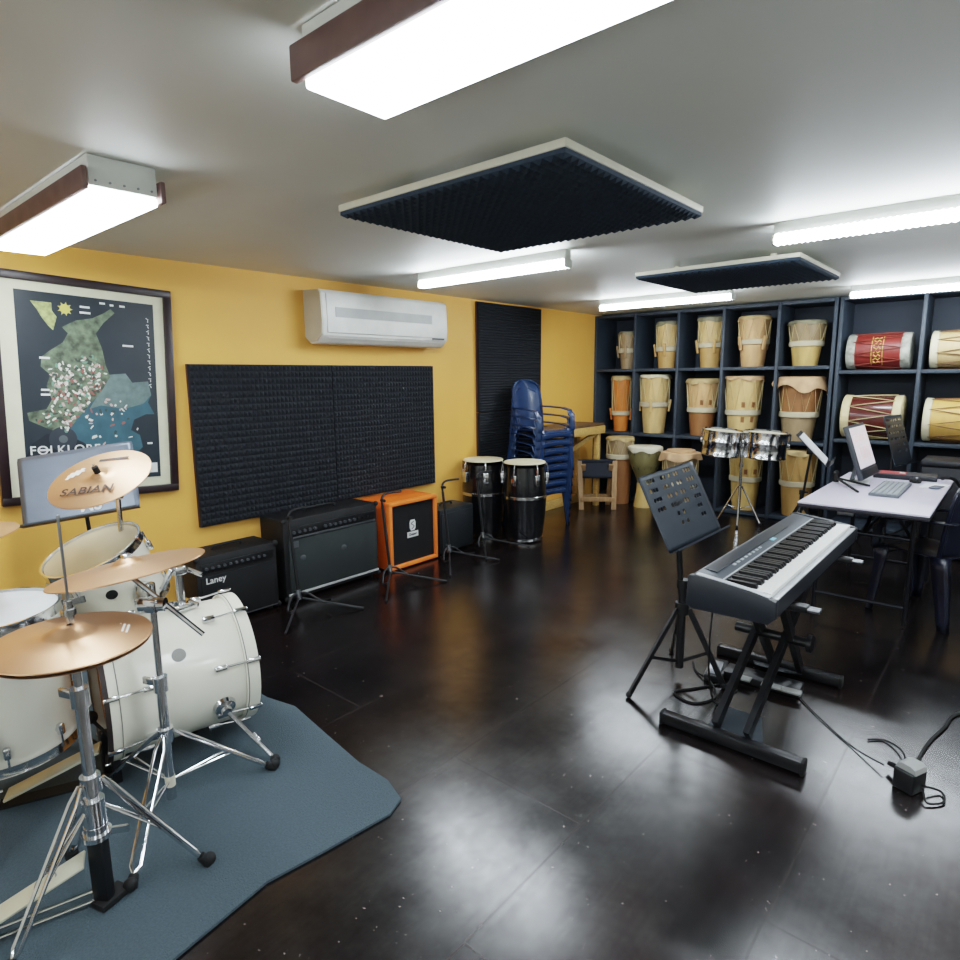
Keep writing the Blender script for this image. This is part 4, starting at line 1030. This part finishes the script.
def drum_shell(name, label, c, n, R, Hd, lugs=6, headm=HEADW, group=None, lug_off=0.):
    """c = centre of the top head, n = up axis"""
    t = thing(name, label, 'drum', c, 0, group)
    M = axes(V(c), n)
    R3 = M.to_3x3()
    part('shell', MB().lathe([(R, -Hd), (R, 0)], M, n=56), DW, t)
    part('drum_head', MB().lathe([(R+.001, .004), (0, .006)], M, n=56), headm, t)
    part('bottom_head', MB().lathe([(R+.001, -Hd-.003), (0, -Hd-.004)], M, n=56), mat('clear_film', (190, 190, 180), .3), t)
    for z in (0, -Hd):
        s = 1 if z == 0 else -1
        part('hoop', MB().lathe([(R+.002, z-.018*s), (R+.012, z-.022*s), (R+.010, z+.004*s), (R+.013, z+.014*s), (R+.004, z+.014*s), (R+.002, z)], M, n=56), CHROME, t)
    for k in range(lugs):
        a = 2*PI*k/lugs+lug_off
        e = R3 @ V((math.cos(a), math.sin(a), 0)); up = R3 @ V((0, 0, 1))
        for zz in (-.075, -Hd+.075):
            p = V(c)+e*(R+.013)+up*zz
            lg = part('lug', MB().cyl(V(c)+e*R+up*zz, p+e*.004, .011, n=10).bar(p-up*.022, p+up*.022, .022, .022, up=tuple(e), bev=.007), CHROME, t)
            tgt = -.005 if zz > -Hd/2 else -Hd+.005
            part('tension_rod', MB().tube([p, V(c)+e*(R+.013)+up*tgt], .004, smooth=False), CHROME, lg)
    return t, M
# rack tom, tilted towards the drummer
TN = (.076, -.37, .926)
t, M = drum_shell('rack_tom', 'white rack tom with a clear head tilted above the bass drum', (-2.865, .843, .851), TN, .182, .27, 6, mat('clear_drum_head', (196, 182, 150), .3, noise=(3, .12)), lug_off=.4)
part('mount_arm', MB().tube([(-2.60, 1.0, .70), (-2.58, 1.04, .78), top+V((0, 0, .17))], .012), CHROME, t)
part('arm_bracket', MB().box((-2.64, .95, .69), (.07, .05, .09), (0, 0, .5), bev=.012), CHROME, t)
part('vent_badge', MB().lathe([(.022, 0), (0, .006)], axes(M @ V((.0, 0, 0))+(M.to_3x3() @ V((0, 0, -.13)))+V((.187, -.05, -.03)), (.97, -.25, -.25)), n=18), RUB, t)
# floor tom at the left edge
ftc = V((-2.68, .445, .745))
t, M = drum_shell('floor_tom', 'white floor tom with a white head at the left edge, beside the hi-hat', ftc, (.02, -.03, 1), .205, .505, 8, HEADW, lug_off=.55)
for a in (-.42, 1.75, 3.8):
    e = V((math.cos(a), math.sin(a), 0)); p = ftc+e*(.205+.028)+V((0, 0, -.39))
    b = part('leg_bracket', MB().sph(p-e*.012, .036, (1, 1, 1.1), n=14), CHROME, t)
    part('leg', MB().tube([p+V((0, 0, .09)), p+V((0, 0, -.1)), p+e*.05+V((0, 0, -.25)), V((p.x+e.x*.13, p.y+e.y*.13, CT+.02))], .0065), CHROME, b)
    part('rubber_foot', MB().cyl((p.x+e.x*.13, p.y+e.y*.13, CT), (p.x+e.x*.13, p.y+e.y*.13, CT+.045), .014, .011), RUB, b)

def cymbal(name, label, c, n, R, m=BRZ, spin=0., group='bronze cymbals of the drum kit', bell=.17, texts=(), cup=.11):
    t = thing(name, label, 'cymbal', c, 0, group)
    M = axes(V(c), n, (math.cos(spin), math.sin(spin), 0))
    h = R*cup; rb = R*bell
    prof = [(R, 0), (R*.995, .0015), (R*.85, h*.22), (R*.6, h*.48), (R*.35, h*.68), (rb*1.06, h*.78), (rb*.9, h*.95), (rb*.6, h*1.35), (rb*.25, h*1.5), (.008, h*1.52)]
    low = [(r_, z-.002) for r_, z in prof][::-1]
    part('plate', MB().lathe(prof, M, n=72), m, t)
    part('underside', MB().lathe(low, M, n=72), m, t)
    gr = MB()
    for f in (.45, .55, .66, .76, .86, .94):
        z = h*(.78-.74*(f-.2)/.8)
        gr.lathe([(R*f-.0006, z-.0002), (R*f, z+.0007), (R*f+.0006, z-.0002)], M, n=72)
    for body, sz, rr, ang, mm in texts:
        z = h*(.78-.74*(rr/R-.2)/.8)+.0035
        T = M @ Matrix.Rotation(ang, 4, 'Z') @ Matrix.Translation((0, -rr, z)) @ Matrix.Rotation(-.08, 4, 'X')
        part('cymbal_lettering', text_mb(body, sz, T, extrude=.0003), mm, t, smooth=0)
    return t, M, h
def ink_strokes(t, M, rr, ang, h, R, m):
    z = h*(.78-.74*(rr/R-.2)/.8)+.0025
    T = M @ Matrix.Rotation(ang, 4, 'Z') @ Matrix.Translation((0, -rr, z))
    mb = MB()
    for k in range(3): mb.face([T @ V((-.035+.012*k, -.012+.012*k, 0)), T @ V((.022+.01*k, -.012+.012*k, 0)), T @ V((.025+.01*k, -.006+.012*k, 0)), T @ V((-.032+.012*k, -.006+.012*k, 0))])
    part('white_mark', mb, m, t, smooth=0)
def tuned_stand(name, label, c, zj, ztop, feet, ztube=None, rot=0., low=.03):
    c = V(c)
    t = thing(name, label, 'stand', c, 0, 'chrome cymbal stands')
    part('lower_tube', MB().cyl(c+V((0, 0, low)), c+V((0, 0, ztube)), .0165), CHROME, t)
    part('upper_tube', MB().cyl(c+V((0, 0, ztube-.05)), c+V((0, 0, ztop)), .0115), CHROME, t)
    part('height_collar', MB().cyl(c+V((0, 0, ztube-.03)), c+V((0, 0, ztube+.025)), .024).bar(c+V((-.02, -.01, ztube)), c+V((-.07, -.03, ztube)), .012, .028, bev=.004), CHROME, t)
    part('leg_collar', MB().cyl(c+V((0, 0, zj-.03)), c+V((0, 0, zj+.02)), .027), CHROME, t)
    for f in feet:
        f = V(f); d = f-c; d.z = 0; d.normalize(); s = V((-d.y, d.x, 0))*.016
        j = c+d*.03+V((0, 0, zj)); k = j.lerp(f, .86)
        mid = j.lerp(f, .10)
        mb = MB()
        for q in (1, -1): mb.tube([j+s*q*.4, mid+s*q, k+s*q*.9, k.lerp(f, .35)], .0055, smooth=False)
        lg = part('leg', mb, CHROME, t)
        ll = c+V((0, 0, low+.07)); mm = j.lerp(f, .52)
        part('brace', MB().tube([ll, mm+s], .004, smooth=False).tube([ll, mm-s], .004, smooth=False), CHROME, lg)
        part('rubber_foot', MB().cyl(k.lerp(f, .35), f+V((0, 0, .006)), .014, .02, n=12).sph(f+V((0, 0, .018)), .021, n=10), RUB, lg)
    return t
# hi-hat stand
HC = V((-1.925, .494, CT))
t = tuned_stand('hi_hat_stand', 'chrome hi-hat stand with pedal in the left foreground', HC, .40, .84, [(-1.837, .77, CT), (-1.86, .235, CT), (-2.21, .49, CT)], .665, low=.27)
part('pull_rod', MB().cyl(HC+V((0, 0, .80)), HC+V((0, 0, 1.185)), .0038, n=10), STEEL, t)
part('spring_housing', MB().cyl(HC+V((0, 0, .26)), HC+V((0, 0, .345)), .030).cyl(HC+V((0, 0, .235)), HC+V((0, 0, .265)), .032), CHROME, t)
part('frame_post', MB().box(HC+V((-.002, 0, .115)), (.05, .035, .225), (0, 0, .6), bev=.006), BLACK, t)
part('ring_clamp', MB().cyl(HC+V((0, 0, .225)), HC+V((0, 0, .24)), .04).bar(HC+V((.02, .03, .235)), HC+V((.05, .07, .235)), .01, .02), CHROME, t)
p0, p1 = HC+V((-.045, -.03, .11)), V((-2.02, .16, CT+.03))
pd = part('pedal_board', MB().bar((-1.95, .462, .165), (-2.06, .16, .035), .08, .008, bev=.003), mat('pale_pedal', (196, 196, 176), .35, .3), t)
part('pedal_logo', MB().lathe([(.026, .0), (.03, .001), (.026, .002)], axes((-1.985, .37, .131), (.14, -.36, .92)), n=24), STEEL, pd)
part('base_rod', MB().tube([(-1.93, .49, CT+.02), (-2.02, .20, CT+.015)], .005, smooth=False).tube([(-1.96, .49, CT+.03), (-2.06, .20, CT+.015)], .005, smooth=False), CHROME, t)
part('base_plate', MB().box((-1.925, .51, CT+.012), (.06, .09, .02), (0, 0, .3), bev=.004), RUB, t)
part('clutch', MB().cyl(HC+V((0, 0, .885)), HC+V((0, 0, .945)), .011).cyl(HC+V((0, 0, .905)), HC+V((0, 0, .922)), .017).bar(HC+V((0, 0, .94)), HC+V((.02, .035, .945)), .008, .018), CHROME, t)
t, M, h = cymbal('hi_hat_cymbal', 'upper bronze hi-hat cymbal in the left foreground with a metal rod through it', HC+V((0, -.004, .833)), (.03, .0, 1), .200, bell=.30, cup=.15)
ink_strokes(t, M, .13, PI*.85, h, .208, WINK)
cymbal('hi_hat_cymbal', 'lower hi-hat cymbal just under the top one in the left foreground', HC+V((0, -.004, .822)), (-.03, 0, -1), .198, bell=.30)
# boom stand + crash
SC_ = V((-2.2, .81, CT))
t = tuned_stand('boom_cymbal_stand', 'chrome boom cymbal stand between the hi-hat and the bass drum', SC_, .295, .755, [(-1.918, .562, CT), (-2.125, 1.178, CT), (-2.555, .70, CT)], .487, low=.04)
cr = V((-2.171, .736, .938))
tl = SC_+V((0, 0, .775))
part('boom_tilter', MB().cyl(tl-V((.03, .03, 0)), tl+V((.03, .03, 0)), .024).box(tl, (.05, .05, .05), (0, 0, .6), bev=.01).bar(tl, tl+V((-.07, -.03, .0)), .012, .03, bev=.004), CHROME, t)
part('boom_arm', MB().tube([tl+V((.10, .12, -.12)), tl+V((-.06, -.04, .10)), cr+V((-.01, .0, .01))], .009, smooth=False), CHROME, t)
part('boom_tilter_head', MB().box(cr+V((-.005, 0, .03)), (.03, .03, .04), bev=.006), CHROME, t)
part('memory_ring', MB().cyl(SC_+V((0, 0, .13)), SC_+V((0, 0, .09)), .0175), mat('pale_tape', (205, 200, 180), .6), t)
cymbal('crash_cymbal', 'bronze crash cymbal seen nearly edge on above the white bass drum', cr, (-.144, -.078, .987), .235, spin=.3, bell=.2, cup=.11)
# tilted crash behind
sc = V((-2.82, .889, 1.155)); sn_ = V((.266, -.398, .878)).normalized()
t = thing('straight_cymbal_stand', 'chrome straight cymbal stand rising behind the rack tom', 'stand', (-2.88, .97, CT), 0, 'chrome cymbal stands')
b = V((-2.895, .97, CT))
part('pole', MB().tube([b+V((0, 0, .05)), b+V((0, 0, 1.06)), sc-sn_*.01], .011, smooth=False), CHROME, t)
part('tilter', MB().box(b+V((0, 0, 1.06)), (.04, .04, .05), bev=.01).cyl(sc, sc+sn_*.07, .004), CHROME, t)
for a in (.4, 2.5, 4.6):
    f = b+.3*V((math.cos(a), math.sin(a), 0))
    lg = part('leg', MB().tube([b+V((0, 0, .4)), f+V((0, 0, .02))], .008, smooth=False), CHROME, t)
    part('rubber_foot', MB().sph(f+V((0, 0, .018)), .018, n=10), RUB, lg)
import math as _m
t, M, h = cymbal('crash_cymbal', 'bronze cymbal with dark lettering, tilted to the viewer before the poster', sc, sn_, .196, spin=0, cup=.10)
SABX = (t, M, h, sc, sn_)
# ride at the left edge
rc = V((-2.82, .36, 1.0))
cymbal('ride_cymbal', 'bronze cymbal whose edge just enters the photo at far left', rc, (-.02, -.09, 1), .235)
t = thing('straight_cymbal_stand', 'chrome stand holding the cymbal at the far left edge', 'stand', (-2.78, .22, CT), 0, 'chrome cymbal stands')
b = V((-2.80, .23, CT))
part('pole', MB().tube([b+V((0, 0, .05)), b+V((0, 0, .85)), rc+V((0, 0, -.005))], .011, smooth=False), CHROME, t)
for a in (2.2, 3.6, 5.0):
    f = b+.28*V((math.cos(a), math.sin(a), 0))
    part('leg', MB().tube([b+V((0, 0, .35)), f+V((0, 0, .012))], .008, smooth=False), CHROME, t)
# lettering on the SABIAN cymbal: written along the direction that reads level for the viewer
t, M, h, c, n = SABX
eu = V((.756, .655, .25)); eu = (eu-n*eu.dot(n)).normalized(); ev = n.cross(eu)
def on_cym(u, v, lift=.003):
    rr = math.hypot(u, v); R = .196
    z = h*(.78-.74*(rr/R-.2)/.8)+lift
    T = Matrix((eu, ev, n)).transposed().to_4x4(); T.translation = c+eu*u+ev*v+n*z
    return T
part('cymbal_lettering', text_mb('SABIAN', .058, on_cym(-.012, -.098, .006) @ Matrix.Rotation(.07, 4, 'X'), extrude=.0003, spacing=1.05, bold=.0009), BRZD, t, smooth=0)
mb = MB()
for k in range(3):
    T = on_cym(-.125+.018*k, .025+.01*k, .005)
    mb.face([T @ V((-.012, -.025, 0)), T @ V((.0, -.025, 0)), T @ V((.012, .022, 0)), T @ V((-.004, .022, 0))])
    mb.face([T @ V((-.012, -.004, 0)), T @ V((.014, -.004, 0)), T @ V((.016, .006, 0)), T @ V((-.010, .006, 0))])
part('white_mark', mb, WINK, t, smooth=0)
mb = MB(); T = on_cym(.02, .115, .004)
mb.face([T @ V((-.06, -.008, 0)), T @ V((.06, -.008, 0)), T @ V((.06, .008, 0)), T @ V((-.06, .008, 0))])
part('dark_mark', mb, BRZD, t, smooth=0)
part('wing_nut', MB().cyl(c+n*h*1.4, c+n*(h*1.4+.03), .012), RUB, t)
# bass drum pedal
t = thing('bass_drum_pedal', 'bass drum kick pedal with a pale footboard under the floor tom', 'pedal', (-2.68, .62, CT))
part('footboard', MB().bar((-2.55, .70, .16), (-2.68, .42, .05), .085, .010, bev=.003), mat('pale_pedal', (196, 196, 176), .35, .3), t)
part('heel_loop', MB().tube([(-2.66, .40, .05), (-2.70, .34, .05), (-2.74, .35, .05), (-2.72, .42, .05)], .007), CHROME, t)
for dx in (-.05, .05): part('frame_post', MB().box((-2.56+dx, .735, CT+.09), (.022, .03, .18), bev=.004), BLACK, t)
part('base_plate', MB().bar((-2.55, .74, CT+.008), (-2.69, .40, CT+.008), .06, .008), RUB, t)
part('beater', MB().tube([(-2.56, .735, .19), (-2.60, .70, .25)], .006, smooth=False).sph((-2.605, .695, .265), .025, n=12), RUB, t)

# ================================================================== CAMERA + WORLD
cam = bpy.data.cameras.new('camera'); co = bpy.data.objects.new('camera', cam); C.objects.link(co)
F_, pitch, yaw, roll = 624.7, math.radians(9.435), math.radians(40.93), math.radians(.578)
f = V((-math.sin(yaw)*math.cos(pitch), math.cos(yaw)*math.cos(pitch), -math.sin(pitch)))
r = V((math.cos(yaw), math.sin(yaw), 0)); d = f.cross(r)
c_, s_ = math.cos(roll), math.sin(roll)
r2 = c_*r+s_*d; d2 = -s_*r+c_*d
Mc = Matrix((r2, -d2, -f)).transposed().to_4x4(); Mc.translation = (0, 0, 1.55)
co.matrix_world = Mc
cam.sensor_fit = 'HORIZONTAL'; cam.sensor_width = 36; cam.lens = F_/960*36; cam.clip_start = .05
sc_ = bpy.context.scene; sc_.camera = co
w = bpy.data.worlds.new('world'); sc_.world = w; w.use_nodes = True
w.node_tree.nodes['Background'].inputs[0].default_value = (.6, .65, .7, 1); w.node_tree.nodes['Background'].inputs[1].default_value = .02
sc_.view_settings.view_transform = 'Filmic'
try: sc_.view_settings.look = 'Medium High Contrast'
except Exception: pass
sc_.view_settings.exposure = 0.75
sc_.cycles.use_denoising = True
sc_.cycles.max_bounces = 8
sc_.cycles.diffuse_bounces = 5
sc_.cycles.sample_clamp_indirect = 6
